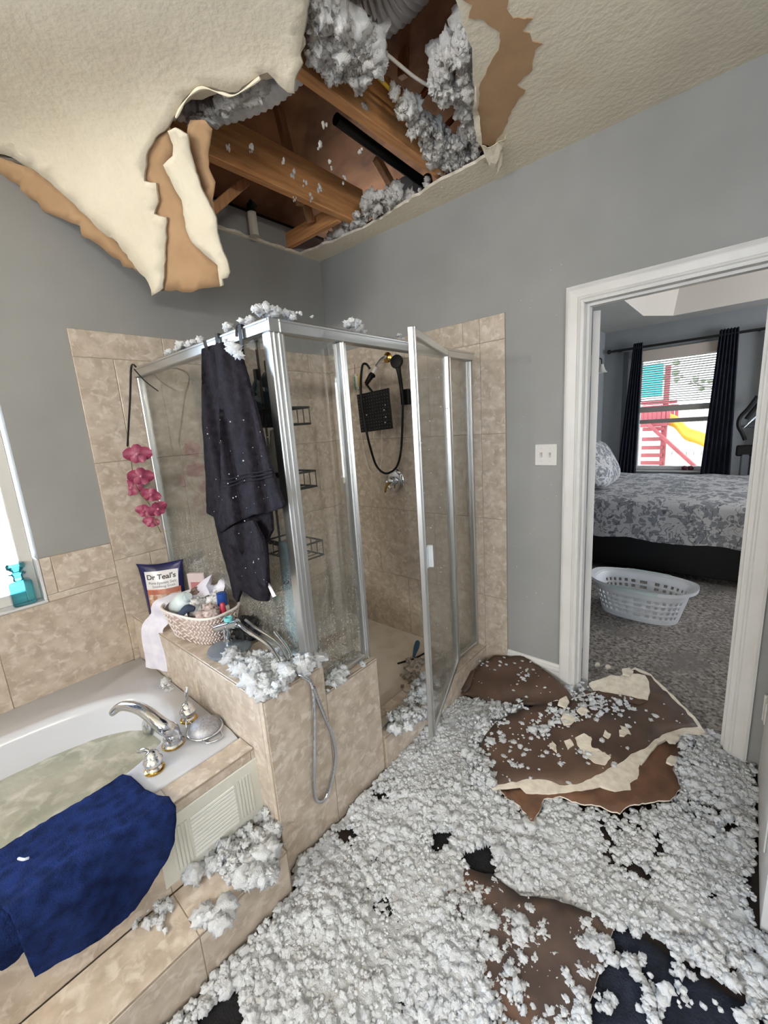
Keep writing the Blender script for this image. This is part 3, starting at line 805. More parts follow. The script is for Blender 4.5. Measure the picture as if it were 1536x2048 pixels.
sheet('care_tag', [(534, 1168), (538, 1166), (552, 1192), (545, 1195)], 20, lambda p: PY(p, -1.42), (0, .001, 0), M_WHITE, tw)

# ------------------------------------------------------------------ black wire caddy behind the return glass, with bottles
cy0, cy1 = -1.30, -1.19
cad = thing('shower_caddy', 'black wire caddy hanging inside the shower glass', 'caddy', (1.05, -1.24, 1.15))
r_ = .004
MB().tube([(1.02, cy0, HT + .004), (1.02, cy0, 1.10)], .005, 8).tube([(1.12, cy0, HT - .2), (1.12, cy0, 1.10)], .004, 8).tube(catmull([(1.02, GY - .03, HT - .03), (1.02, GY - .02, HT + .006), (1.02, GY + .02, HT + .006), (1.02, cy0, HT - .01)], 5), .005, 8).build('hanger_rods', M_BLACKM, cad)
def wire_shelf(z, x0, x1):
    b = MB()
    for zz in (z, z + .06):
        b.tube([(x0, cy0, zz), (x1, cy0, zz), (x1, cy1, zz), (x0, cy1, zz)], r_, 6, True)
    for i in range(7):
        x = x0 + (x1 - x0) * i / 6
        b.tube([(x, cy0, z + .06), (x, cy0, z), (x, cy1, z), (x, cy1, z + .06)], .0025, 5)
    b.bbox(x0, x1, cy0 - .004, cy0 - .001, z + .045, z + .065, .001)
    return b.build('wire_shelf', M_BLACKM, cad)
wire_shelf(1.66, .93, 1.15); wire_shelf(1.42, .93, 1.15); wire_shelf(1.14, .93, 1.15)
MB().tube(catmull([(1.03, cy0, 1.14), (1.03, cy0 - .005, 1.06), (1.05, cy0 - .02, 1.04), (1.07, cy0 - .02, 1.05)], 5), .005, 8).tube(catmull([(1.13, cy0, 1.14), (1.13, cy0 - .01, 1.09), (1.11, cy0 - .02, 1.07)], 5), .005, 8).build('lower_hooks', M_BLACKM, cad)
def bottle(name, label, x, y, z, prof, m_, cap=None, flip=False):
    o = thing(name, label, 'bottle', (x, y, z), 'bottles in the shower caddy')
    auto_smooth(MB().lathe(prof, 20, Matrix.Translation((x, y, z))).build('bottle_body', m_, o), 50)
    if cap:
        auto_smooth(MB().lathe(cap[0], 16, Matrix.Translation((x, y, z))).build('cap', cap[1], o), 50)
    return o
M_TEALD = mat('dark_teal_plastic', rgb(38, 62, 74), rough=.3)
M_OFFW = mat('ivory_plastic', rgb(214, 211, 202), rough=.35)
bottle('shampoo_bottle', 'dark teal shampoo bottle on the top caddy shelf', PY((538, 760), -1.25).x, -1.25, 1.665, [(.03, 0), (.034, .01), (.034, .17), (.02, .195), (.012, .2)], M_TEALD, ([(.012, .2), (.012, .235), (.01, .24)], M_BLACK))
bottle('shampoo_bottle', 'second dark bottle at the back of the top caddy shelf', PY((515, 760), -1.24).x, -1.24, 1.665, [(.026, 0), (.03, .01), (.03, .15), (.014, .18)], M_TEALD, ([(.014, .18), (.014, .22)], M_BLACK))
bottle('shampoo_bottle', 'tall ivory bottle on the middle caddy shelf', PY((553, 900), -1.25).x, -1.25, 1.425, [(.034, 0), (.036, .01), (.032, .12), (.024, .17), (.017, .215), (.015, .22)], M_OFFW, ([(.014, .22), (.014, .225)], M_OFFW))
o = MB().bbox(.98, 1.04, -1.27, -1.21, 1.146, 1.20, .012, None, 3).build('soap_bar', mat('peach_soap', rgb(206, 170, 150), rough=.5))
tag(o, 'peach soap bar in the lowest caddy basket', 'soap')
M_SHEER = mat('pale_blue_cloth', rgb(160, 190, 204), rgb(140, 172, 190), scale=12, rough=.8)
def cloth_map(p):
    q = PY(p, -1.315)
    return PY(p, -1.315 + .008 * math.sin(q.x * 90 + q.z * 6))
o = sheet('wash_cloth', jag([(556, 1082), (572, 1085), (578, 1120), (590, 1180), (598, 1240), (604, 1290), (590, 1300), (570, 1260), (566, 1180), (560, 1130)], 10, .8, 9), 10, cloth_map, (0, .003, 0), M_SHEER, None, True)
tag(o, 'pale blue cloth hanging from the caddy inside the glass', 'cloth')

# ------------------------------------------------------------------ shower head set on the back wall
sh = thing('shower_set', 'black square rain head and hand shower on a brass and chrome arm', 'shower head', (.6, -.1, 1.3))
def yw(p, y=-.012): return PY(p, y)
A0 = yw((775, 715)); A0.y = -.0105
auto_smooth(MB().lathe([(.034, 0), (.034, .004), (.022, .012), (.012, .016)], 24, Matrix.Translation(A0) @ Matrix.Rotation(math.radians(90), 4, 'X')).build('wall_flange', M_BRASS, sh), 40)
p1 = PY((760, 722), -.07); p2 = PY((752, 734), -.11)
arm = catmull([A0, A0 + Vector((0, -.03, 0)), p1, p2], 6)
auto_smooth(MB().tube(arm, .0105, 12).build('arm', M_CHROME, sh), 60)
p3 = PY((742, 752), -.14); p4 = PY((732, 768), -.16)
MB().tube([p2, p2.lerp(p3, .7)], .0115, 12).build('thread_tape', M_WHITE, sh)
auto_smooth(MB().tube([p2.lerp(p3, .7), p3, p4], [.015, .019, .013], 12).tube([p3, p3 + Vector((.035, -.01, -.005))], .011, 10).tube([p4, PY((745, 784), -.19)], .007, 8).build('diverter', M_BLACK, sh), 50)
# square rain head seen nearly face on
hc = PY((748, 821), -.20)
cs = [PY(p, -.20) for p in [(713, 789), (777, 776), (786, 857), (724, 866)]]
ex = ((cs[1] - cs[0]) + (cs[2] - cs[3])).normalized(); ez = ((cs[0] - cs[3]) + (cs[1] - cs[2])).normalized()
ez = (ez - ex * ez.dot(ex)).normalized(); ny = ex.cross(ez)
ctr = sum(cs, Vector()) / 4
HMx = Matrix((ex, ny, ez)).transposed().to_4x4(); HMx.translation = ctr
hw = (cs[1] - cs[0]).length / 2; hh = (cs[1] - cs[2]).length / 2
if ny.y > 0: front = -1
else: front = 1
rain = MB().bbox(-hw, hw, -.004, .004, -hh, hh, .002, HMx).build('rain_head', M_BLACK, sh)
nb = MB()
for i in range(12):
    for k in range(12):
        x = -hw * .88 + 2 * hw * .88 * i / 11; z = -hh * .88 + 2 * hh * .88 * k / 11
        nb.lathe([(.0022, 0), (.0012, .003)], 6, HMx @ Matrix.Translation((x, .004 * front, z)) @ Matrix.Rotation(math.radians(-90 * front), 4, 'X'))
o = nb.build('nozzles', mat('nozzle_grey', rgb(120, 120, 122), rough=.5), rain); o['kind'] = 'stuff'
auto_smooth(MB().tube([PY((745, 784), -.19), ctr + Vector((0, .012, hh * .4)), ctr + Vector((0, .006, 0))], [.007, .012, .02], 10).build('ball_joint', M_BLACK, sh), 50)
# hose: from the diverter over the head, down in a loop, up to the hand shower
hp = [PY((740, 738), -.15), PY((732, 728), -.17), PY((724, 735), -.20), PY((722, 790), -.225), PY((733, 862), -.225), PY((742, 900), -.20), PY((752, 930), -.15), PY((766, 945), -.12), PY((780, 945), -.10), PY((795, 930), -.09), PY((803, 890), -.09), PY((806, 800), -.09)]
auto_smooth(MB().tube(catmull(hp, 8), .0075, 8).build('shower_hose', M_BLACK, sh), 70)
hb = PY((806, 795), -.05)
MB().bbox(hb.x - .02, hb.x + .045, -.055, -.011, hb.z - .045, hb.z + .05, .005).build('wall_bracket', M_BLACK, sh)
auto_smooth(MB().tube([PY((806, 808), -.08), PY((802, 770), -.09), PY((798, 745), -.095), PY((795, 728), -.10)], [.011, .012, .014, .02], 12).build('hand_grip', M_BLACK, sh), 60)
hd = PY((793, 723), -.105)
auto_smooth(MB().lathe([(.01, -.02), (.04, -.012), (.043, 0), (.04, .008), (.02, .011)], 24, Matrix.Translation(hd) @ Matrix.Rotation(math.radians(80), 4, 'X') @ Matrix.Rotation(.2, 4, 'Y')).build('hand_head', M_BLACK, sh), 50)
# white cord loop
o = MB().tube(catmull([yw((755, 728), -.10), yw((758, 745), -.06), yw((760, 790), -.04), yw((764, 900), -.03), yw((758, 940), -.03), yw((745, 947), -.03), yw((733, 925), -.03), yw((723, 870), -.03), yw((716, 790), -.03), yw((712, 755), -.03)], 8), .0028, 6).build('white_cord', M_WHITE)
tag(o, 'thin white cord looped below the black shower head', 'cord')
tb = thing('hanging_brushes', 'small bundle of white, green and yellow brushes behind the black hose', 'brush', yw((712, 780), -.04))
for i, (c, px) in enumerate([((225, 222, 215), (711, 762)), ((60, 140, 100), (709, 768)), ((215, 180, 60), (717, 762)), ((230, 228, 222), (714, 766))]):
    a = yw((px[0], px[1] - 14), -.035 - .004 * i); b = yw((px[0] + 2, px[1] + 12), -.035 - .004 * i)
    MB().tube([a, b], .005, 8).build('brush_handle', mat('brush_col', rgb(*c), rough=.4), tb)
MB().tube([yw((710, 748), -.04), yw((709, 728), -.045)], .002, 6).build('red_stick', mat('brush_red', rgb(120, 40, 30), rough=.4), tb)
# mixing valve
vc = yw((789, 961)); vc.y = -.0105
vl = thing('shower_valve', 'round chrome shower valve with lever below the black hose', 'tap', vc)
VM = Matrix.Translation(vc) @ Matrix.Rotation(math.radians(90), 4, 'X')
auto_smooth(MB().lathe([(.085, 0), (.085, .004), (.078, .010), (.066, .012), (.060, .008), (.03, .012)], 36, VM).build('escutcheon', M_CHROME, vl), 35)
auto_smooth(MB().lathe([(.03, .01), (.032, .03), (.026, .05), (.015, .058)], 24, VM).build('knob', M_CHROME, vl), 40)
auto_smooth(MB().tube(catmull([vc + Vector((0, -.05, 0)), vc + Vector((-.02, -.06, -.02)), vc + Vector((-.035, -.062, -.055)), vc + Vector((-.04, -.06, -.075))], 5), [.008] * 10 + [.007] * 6, 10).build('lever', M_BRASS, vl), 60)
# two pale vertical scuffs of the tile corner trim are left to the tile itself
# blue handled squeegee lying on the pan
sq0 = PZ((836, 1282), .17); sq1 = PZ((826, 1318), .11)
o = thing('squeegee', 'blue handled squeegee with black blade lying in the shower', 'squeegee', sq1)
auto_smooth(MB().tube(catmull([sq0, sq0.lerp(sq1, .35), sq0.lerp(sq1, .7), sq1], 4), [.010, .016, .018, .019, .019, .018, .016, .014, .012, .010, .008, .007, .006], 10).build('squeegee_handle', mat('steel_blue', rgb(58, 92, 118), rough=.35), o), 60)
auto_smooth(MB().tube(catmull([PZ((795, 1327), .10), sq1, PZ((850, 1306), .14)], 5), .006, 8).build('squeegee_blade', M_BLACK, o), 60)

# ------------------------------------------------------------------ artificial orchid hung on the header
oc = thing('artificial_orchid', 'magenta artificial orchid spray hung on a black hook by the wall', 'flowers', PY((300, 1060), -1.42))
M_PETAL = mat('magenta_petal', rgb(150, 54, 88), rgb(112, 32, 60), scale=14, rough=.45)
M_STEM = mat('dark_stem', rgb(20, 16, 14), rough=.6)
YO = -1.47
MB().tube(catmull([PY((272, 734), -1.37), PY((266, 729), -1.385), PY((262, 740), YO), PY((260, 800), YO), PY((255, 892), YO)], 6), .0045, 8).build('hook_stem', M_STEM, oc)
MB().tube(catmull([PY((268, 738), -1.38), PY((290, 762), -1.38), PY((316, 782), -1.385)], 5), .003, 6).build('side_stem', M_STEM, oc)
MB().tube(catmull([PY((255, 892), YO), PY((262, 920), YO), PY((268, 960), YO), PY((282, 990), YO), PY((300, 1010), YO), PY((312, 1045), YO), PY((322, 1065), YO)], 6), .002, 6).build('spray_stem', mat('green_stem', rgb(96, 92, 56), rough=.6), oc)
pm = MB()
nu, nv = 7, 6
pv = []; pf = []
for j in range(nv):
    for i in range(nu):
        s = -1 + 2 * i / (nu - 1); t = j / (nv - 1)
        w_ = math.sin(math.pi * (0.12 + 0.80 * t)) ** .7
        pv.append((s * .5 * w_, .22 * (s * s) * w_ + .15 * math.sin(t * 2.6), t))
for j in range(nv - 1):
    for i in range(nu - 1): pf.append((j * nu + i, j * nu + i + 1, (j + 1) * nu + i + 1, (j + 1) * nu + i))
pme = bpy.data.meshes.new('petal'); pme.from_pydata(pv, [], pf); pme.update()
pme.polygons.foreach_set('use_smooth', [True] * len(pme.polygons)); pme.materials.append(M_PETAL)
M_LIP = mat('flower_lip', rgb(196, 120, 140), rough=.4)
def flower(p, size, tilt, roll):
    c = PY(p, YO - .01)
    Fm = Matrix.Translation(c) @ Matrix.Rotation(math.radians(58), 4, 'Z') @ Matrix.Rotation(tilt, 4, 'Z') @ Matrix.Rotation(roll, 4, 'Y')
    ctr_ = auto_smooth(MB().lathe([(.001, -.006), (size * .12, 0), (size * .10, size * .12), (size * .02, size * .2)], 10, Fm @ Matrix.Rotation(math.radians(90), 4, 'X')).build('flower', M_LIP, oc), 60)
    for a, s, y in [(0, .75, .1), (88, 1.0, 0), (-88, 1.0, 0), (150, .72, .15), (-150, .72, .15)]:
        Wm = Fm @ Matrix.Rotation(math.radians(a), 4, 'Y') @ Matrix.Rotation(y, 4, 'X') @ Matrix.Diagonal((size * s * 1.05, size * s * .8, size * s, 1))
        link(bpy.data.objects.new('petal', pme), ctr_, Wm)
for (p, s, t, r) in [((275, 908), .062, .1, 0), ((246, 935), .056, -.6, .6), ((282, 953), .058, .3, .1), ((262, 976), .056, -.2, -.1), ((302, 990), .044, .2, .5), ((288, 1022), .046, -.3, .2), ((316, 1018), .046, .5, -.4), ((302, 1044), .038, 0, .3)]:
    flower(p, s, t, r)
for p in [(310, 1061), (331, 1062)]:
    auto_smooth(MB().lathe([(.001, -.006), (.006, -.002), (.006, .003), (.001, .008)], 8, Matrix.Translation(PY(p, YO))).build('bud', mat('pale_bud', rgb(176, 168, 140), rough=.5), oc), 60)

# ------------------------------------------------------------------ bath salt bag leaning in the corner of the ledge
bagt = thing('bath_salt_bag', 'blue bath salt pouch with white label standing on the ledge', 'bag', (.10, -1.46, LEDGE))
M_BAG = mat('navy_foil', rgb(26, 27, 84), rgb(18, 19, 60), scale=9, rough=.25, bump=.5, bscale=16, dist=.006)
bl = PZ((290, 1222), LEDGE); br = PZ((352, 1222), LEDGE)
# local frame: bag plane from bottom-left to bottom-right, leaning back
B0 = Vector((.075, -1.525, LEDGE + .002)); B1 = Vector((.195, -1.375, LEDGE + .002))
bu = (B1 - B0).normalized(); bn = Vector((bu.y, -bu.x, 0)).normalized()
if bn.dot(CAM - B0) < 0: bn = -bn
bup = (Vector((0, 0, 1)) - bn * .14).normalized()
BW = (B1 - B0).length; BH = .27
bv = []; bf = []
nu, nv = 13, 15
def bagpt(s, t, side):
    wv = 1 + .18 * t ** 2 + (.06 if t > .93 else 0)
    x = (s - .5) * BW * wv + BW * .5 - .01 * t
    th = .045 * (1 - t) ** .6 * (1 - (2 * s - 1) ** 2) ** .5 + .002 + .010 * math.sin(math.pi * t) * (1 - (2 * s - 1) ** 2)
    wob = .004 * math.sin(9 * s + 5 * t) * t
    sag_ = .012 * math.sin(math.pi * s) * (t > .9) * (t - .9) * 10
    return B0 + bu * x + bup * (t * BH - sag_) + bn * (side * th + wob)
for side in (1, -1):
    for j in range(nv):
        for i in range(nu): bv.append(bagpt(i / (nu - 1), j / (nv - 1), side))
def gidx(side, i, j): return (0 if side == 1 else nu * nv) + j * nu + i
for side in (1, -1):
    for j in range(nv - 1):
        for i in range(nu - 1):
            q = [gidx(side, i, j), gidx(side, i + 1, j), gidx(side, i + 1, j + 1), gidx(side, i, j + 1)]
            bf.append(q if side == 1 else q[::-1])
for j in range(nv - 1):
    for i in (0, nu - 1): bf.append([gidx(1, i, j), gidx(1, i, j + 1), gidx(-1, i, j + 1), gidx(-1, i, j)])
for i in range(nu - 1):
    for j in (0, nv - 1): bf.append([gidx(1, i, j), gidx(1, i + 1, j), gidx(-1, i + 1, j), gidx(-1, i, j)])
bag = fix_normals(mk('pouch', bv, bf, M_BAG, bagt, True))
def bag_patch(name, s0, s1, t0, t1, m_, off=.0012, curve=0):
    v = []; f = []; n_ = 9; k_ = 7
    for j in range(k_):
        for i in range(n_):
            s = s0 + (s1 - s0) * i / (n_ - 1); t = t0 + (t1 - t0) * j / (k_ - 1) + curve * math.sin(math.pi * i / (n_ - 1)) * (1 if j == 0 else 0)
            v.append(bagpt(s, t, 1) + bn * off)
    for j in range(k_ - 1):
        for i in range(n_ - 1): f.append((j * n_ + i, j * n_ + i + 1, (j + 1) * n_ + i + 1, (j + 1) * n_ + i))
    return mk(name, v, f, m_, bag, True)
bag_patch('white_label', .13, .90, .50, .84, mat('label_white', rgb(214, 212, 214), rough=.3))
bag_patch('red_band', .13, .94, .40, .50, mat('label_red', rgb(150, 84, 72), rgb(176, 108, 74), scale=40, rough=.35))
bag_patch('picture_panel', .13, .94, .06, .40, mat('label_picture', rgb(196, 180, 168), rgb(150, 104, 74), scale=26, rough=.35, lo=.45, hi=.6))
def text_mesh(name, s, size, m_, parent, fpos, wd=1.0, bold=0.0):
    cu = bpy.data.curves.new(name, 'FONT'); cu.body = s; cu.size = 1.0; cu.align_x = 'LEFT'; cu.offset = bold
    tmp = bpy.data.objects.new(name, cu); COL.objects.link(tmp)
    dg = bpy.context.evaluated_depsgraph_get()
    me = bpy.data.meshes.new_from_object(tmp.evaluated_get(dg))
    COL.objects.unlink(tmp); bpy.data.objects.remove(tmp); bpy.data.curves.remove(cu)
    vs = [v.co.copy() for v in me.vertices]; fs = [list(p.vertices) for p in me.polygons]
    bpy.data.meshes.remove(me)
    x1 = max(v.x for v in vs)
    out = [fpos(v.x / x1 * wd, v.y * size) for v in vs]
    return mk(name, out, fs, m_, parent)
M_INK = mat('black_ink', rgb(24, 22, 30), rough=.5)
M_INKG = mat('grey_ink', rgb(96, 92, 104), rough=.5)
text_mesh('brand_lettering', "Dr Teal's", .13, M_INK, bag, lambda x, y: bagpt(.17 + x, .69 + y, 1) + bn * .003, .68, .02)
text_mesh('lettering', 'Pure Epsom Salt', .070, M_INKG, bag, lambda x, y: bagpt(.20 + x, .60 + y, 1) + bn * .003, .66)
text_mesh('lettering', 'Soothing Soak', .062, M_INKG, bag, lambda x, y: bagpt(.28 + x, .535 + y, 1) + bn * .003, .56)

# ------------------------------------------------------------------ woven basket with toiletries
bk = thing('woven_basket', 'pink and white woven basket of toiletries on the tiled ledge', 'basket', (.57, -1.46, LEDGE))
kc = Vector((.555, -1.457, LEDGE + .001)); ka = math.radians(10)
KM = Matrix.Translation(kc) @ Matrix.Rotation(ka, 4, 'Z')
def ring(t, n_=48, grow=0.0):
    a = .150 + .042 * t + grow; b = .085 + .030 * t + grow
    out = []
    for i in range(n_):
        an = 2 * math.pi * i / n_
        c_, s_ = math.cos(an), math.sin(an)
        out.append((a * math.copysign(abs(c_) ** .62, c_), b * math.copysign(abs(s_) ** .62, s_), t * .135))
    return out
kv = []; kf = []
n_ = 48
lv = [0, .25, .5, .75, 1.0]
for t in lv: kv += ring(t, n_)
for t in lv[::-1]: kv += [(x, y, max(z, .006)) for x, y, z in ring(t, n_, -.006)]
L_ = len(lv) * 2
for j in range(L_ - 1):
    for i in range(n_): kf.append((j * n_ + i, j * n_ + (i + 1) % n_, (j + 1) * n_ + (i + 1) % n_, (j + 1) * n_ + i))
kf.append(list(range(n_))[::-1]); kf.append([(L_ - 1) * n_ + i for i in range(n_)])
M_KB = mat('basket_pink', rgb(186, 164, 158), rgb(166, 142, 136), scale=30, rough=.8)
M_KW = mat('basket_white', rgb(226, 218, 214), rough=.8)
kbody = mk('basket_body', [KM @ Vector(p) for p in kv], kf, M_KB, bk, True)
wv = MB()
rows = 9; cols = 84
for j in range(rows):
    for i in range(cols):
        if i % 2: continue
        ia = i / cols * n_
        def rp(fr, t):
            fr = fr % n_; a = int(fr); f_ = fr - a
            r1 = ring(t, n_, .0012); p = Vector(r1[a]).lerp(Vector(r1[(a + 1) % n_]), f_)
            return KM @ p
        t0 = j / rows; t1 = (j + 1) / rows
        dirn = .62 if j % 2 else -.62
        pa = rp(ia, t0 + .01); pb = rp(ia + dirn, t1 - .005)
        wv.tube([pa, pa.lerp(pb, .5), pb], [.0022, .0034, .0022], 5)
o = wv.build('weave', M_KW, bk, True); o['kind'] = 'stuff'; o['label'] = 'white herringbone weave'
rimp = [KM @ Vector(p) for p in ring(1.0, n_)]
auto_smooth(MB().tube([p + Vector((0, 0, .003)) for p in rimp], .006, 8, True).build('basket_rim', M_KW, bk), 60)

# clump templates (also used for insulation and loofahs)
def ico(sub):
    bm = bmesh.new(); bmesh.ops.create_icosphere(bm, subdivisions=sub, radius=1.0)
    v = np.array([x.co[:] for x in bm.verts]); f = np.array([[y.index for y in x.verts] for x in bm.faces]); bm.free()
    return v, f
ICO2, ICO3 = ico(2), ico(3)
def fluffy(base, seed, amp, spike):
    v, f = base; out = np.empty_like(v); r = random.Random(seed)
    for i, d in enumerate(v):
        p = Vector(d)
        k = 1 + amp * noise.noise(p * 1.7 + Vector((seed * 3.1, 0, 0))) + amp * .8 * noise.noise(p * 4.1 + Vector((0, seed * 2.7, 0)))
        if r.random() < .16: k *= 1 + r.random() * spike
        elif r.random() < .2: k *= 1 - r.random() * .35
        out[i] = d * k
    return out, f
TPL_S = [fluffy(ICO2, s, .42, .35) for s in range(8)]
TPL_L = [fluffy(ICO3, s + 20, .5, .4) for s in range(8)]
TPL_SP = [fluffy(ICO2, s + 50, .6, .9) for s in range(8)]
TPL_LP = [fluffy(ICO3, s + 60, .6, 1.0) for s in range(8)]
def clumps(name, P, Rr, m_, parent=None, flat=.75, big=.013, smooth=True, spiky=False):
    """N fluffy tufts joined in one mesh (uncountable stuff)"""
    P = np.asarray(P, float); Rr = np.asarray(Rr, float)
    VV = []; FF = []; off = 0
    for i in range(len(P)):
        sk = spiky and Rr[i] < .0112
        tp = ((TPL_LP if sk else TPL_L) if Rr[i] > big else (TPL_SP if sk else TPL_S))[rng.integers(8)]
        q = rng.normal(size=4); q /= np.linalg.norm(q)
        w_, x, y, z = q
        Rm = np.array([[1 - 2 * (y * y + z * z), 2 * (x * y - z * w_), 2 * (x * z + y * w_)], [2 * (x * y + z * w_), 1 - 2 * (x * x + z * z), 2 * (y * z - x * w_)], [2 * (x * z - y * w_), 2 * (y * z + x * w_), 1 - 2 * (x * x + y * y)]])
        v = tp[0] @ Rm.T * Rr[i] * rng.uniform(.75, 1.3, size=3)
        v[:, 2] *= flat
        VV.append(v + P[i]); FF.append(tp[1] + off); off += len(v)
    V_ = np.concatenate(VV); F_ = np.concatenate(FF)
    c = np.array([*((V_.min(0) + V_.max(0)) / 2)[:2], V_[:, 2].min()])
    me = bpy.data.meshes.new(name)
    me.vertices.add(len(V_)); me.vertices.foreach_set('co', (V_ - c).astype(np.float32).ravel())
    me.loops.add(F_.size); me.loops.foreach_set('vertex_index', F_.astype(np.int32).ravel())
    me.polygons.add(len(F_)); me.polygons.foreach_set('loop_start', np.arange(0, F_.size, 3, dtype=np.int32))
    me.update(calc_edges=True)
    if smooth: me.polygons.foreach_set('use_smooth', np.ones(len(F_), dtype=bool))
    me.materials.append(m_)
    o = bpy.data.objects.new(name, me)
    link(o, parent, Matrix.Translation(Vector(c)))
    return o
def puff(name, label, c, r, m_, cat='loofah'):
    n_ = 26
    P = []; R_ = []
    for i in range(n_):
        d = rng.normal(size=3); d /= np.linalg.norm(d)
        P.append(np.array(c) + d * r * .6); R_.append(r * .45)
    o = clumps(name, P, R_, m_, None, 1.0, .001)
    return tag(o, label, cat)
M_LOOFW = mat('white_mesh', rgb(226, 226, 228), rgb(196, 196, 200), scale=60, rough=.8)
M_LOOFP = mat('pinkish_mesh', rgb(206, 190, 188), rgb(150, 128, 124), scale=50, rough=.8)
KZ = LEDGE + .135
def kp(x, y, z): return KM @ Vector((x, y, z))
puff('loofah', 'white loofah in the middle of the basket', kp(.02, -.02, .135), .045, M_LOOFW)
puff('loofah', 'grey-white loofah at the back right of the basket', kp(.075, .035, .15), .042, M_LOOFW)
puff('loofah', 'pinkish loofah at the front right of the basket', kp(.12, -.05, .135), .045, M_LOOFP)
puff('loofah', 'brown and pink mesh puff at the back of the basket', kp(-.10, .055, .15), .036, mat('brown_mesh', rgb(150, 128, 120), rgb(44, 30, 28), scale=24, rough=.8))
o = thing('lotion_bottle', 'round pale blue-white bottle lying in the basket', 'bottle', kp(-.10, -.03, .06))
auto_smooth(MB().lathe([(.002, -.055), (.03, -.05), (.046, -.03), (.048, .02), (.042, .05), (.028, .062), (.002, .066)], 24, KM @ Matrix.Translation((-.10, -.03, .135)) @ Matrix.Rotation(.9, 4, 'Y')).build('bottle_body', mat('milky_blue', rgb(206, 218, 222), rough=.3), o), 60)
auto_smooth(MB().lathe([(.020, .06), (.020, .085), (.018, .09)], 16, KM @ Matrix.Translation((-.10, -.03, .135)) @ Matrix.Rotation(.9, 4, 'Y')).build('cap', mat('milky_cap', rgb(190, 204, 210), rough=.3), o), 60)
o = thing('mouthwash_bottle', 'bottle with dark blue cap standing in the basket', 'bottle', kp(.12, .03, .01))
auto_smooth(MB().lathe([(.024, .02), (.026, .03), (.026, .14), (.016, .15)], 18, KM @ Matrix.Translation((.125, .03, 0))).build('bottle_body', M_OFFW, o), 50)
auto_smooth(MB().lathe([(.022, .15), (.023, .155), (.022, .205), (.018, .208)], 18, KM @ Matrix.Translation((.125, .03, 0))).build('cap', mat('cobalt_cap', rgb(30, 66, 140), rough=.3), o), 50)
o = MB().lathe([(.012, .10), (.014, .12), (.012, .165), (.006, .175)], 14, KM @ Matrix.Translation((.155, .005, 0))).build('red_tube', mat('crimson_plastic', rgb(164, 40, 64), rough=.35)); auto_smooth(o, 50)
tag(o, 'small crimson tube beside the dark blue cap', 'tube')
o = thing('navy_cloth', 'dark navy garment with white tag in the basket', 'cloth', kp(.02, -.07, .1))
auto_smooth(MB().tube(catmull([kp(-.02, -.09, .12), kp(.01, -.09, .14), kp(.04, -.085, .165), kp(.065, -.07, .16)], 5), [.014, .018, .02, .02, .02, .02, .02, .02, .02, .02, .018, .018, .016, .014, .012, .01], 10).build('cloth_roll', mat('navy_fabric', rgb(46, 56, 78), rough=.9), o), 60)
sheet('white_tag', [(0, 0), (.035, 0), (.035, .04), (0, .04)], .02, lambda p: kp(.03 + p[0] * .7, -.098 - p[1] * .1, .10 + p[1] * .9 + p[0] * .5), (0, -.001, 0), M_WHITE, o)
o = thing('toiletry_box', 'small pink and white box behind the basket', 'box', (.36, -1.372, LEDGE))
BXM = Matrix.Translation((.37, -1.372, LEDGE + .001)) @ Matrix.Rotation(math.radians(35), 4, 'Z')
MB().bbox(-.045, .045, -.012, .012, 0, .235, .003, BXM).build('box_body', mat('pale_box', rgb(196, 180, 182), rough=.4), o)
MB().bbox(-.03, .03, -.0135, -.0125, .07, .19, .0004, BXM).build('pink_panel', mat('pink_print', rgb(176, 116, 120), rgb(150, 92, 98), scale=40, rough=.5), o)
# sheer white scarf: out of the basket, over the rim, down the tub side of the ledge
M_SCARF = mat('sheer_white', rgb(222, 220, 232), rgb(206, 204, 220), scale=20, rough=.7)
sc_c = [(kp(.03, .07, .16), .03), (kp(.02, .09, .20), .045), (kp(-.03, .085, .20), .05), (kp(-.08, .05, .17), .045), (kp(-.13, .01, .16), .04), (kp(-.175, -.03, .155), .035), (kp(-.20, -.07, .13), .04),
        (Vector((.325, -1.56, LEDGE + .06)), .058), (Vector((.315, -1.594, LEDGE + .015)), .066), (Vector((.312, -1.604, LEDGE - .06)), .074), (Vector((.312, -1.606, LEDGE - .15)), .078), (Vector((.312, -1.607, LEDGE - .20)), .08)]
cl = catmull([p for p, w_ in sc_c], 4); wl = np.interp(np.linspace(0, len(sc_c) - 1, len(cl)), range(len(sc_c)), [w_ for p, w_ in sc_c])
sv = []; sf = []
for i, p in enumerate(cl):
    t = (cl[min(i + 1, len(cl) - 1)] - cl[max(i - 1, 0)]).normalized()
    sd = Vector((1, .35, 0)); sd = (sd - t * sd.dot(t)).normalized()
    nn = t.cross(sd)
    for side in (0, 1):
        for k in range(5):
            a = -1 + k / 2
            sv.append(p + sd * (a * wl[i]) + nn * (.004 * math.sin(a * 5 + i * .4) + side * .0012))
for i in range(len(cl) - 1):
    for s_ in (0, 1):
        for k in range(4):
            a = i * 10 + s_ * 5 + k; b = (i + 1) * 10 + s_ * 5 + k
            sf.append((a, a + 1, b + 1, b) if s_ else (a, b, b + 1, a + 1))
o = mk('sheer_scarf', sv, sf, M_SCARF, None, True)
tag(o, 'sheer white ribbon trailing from the basket down the ledge', 'scarf')
puff('loofah', 'black mesh loofah behind the grey shower head on the ledge', (.80, -1.375, LEDGE + .055), .055, mat('black_mesh', rgb(16, 15, 17), rgb(30, 28, 30), scale=50, rough=.8))

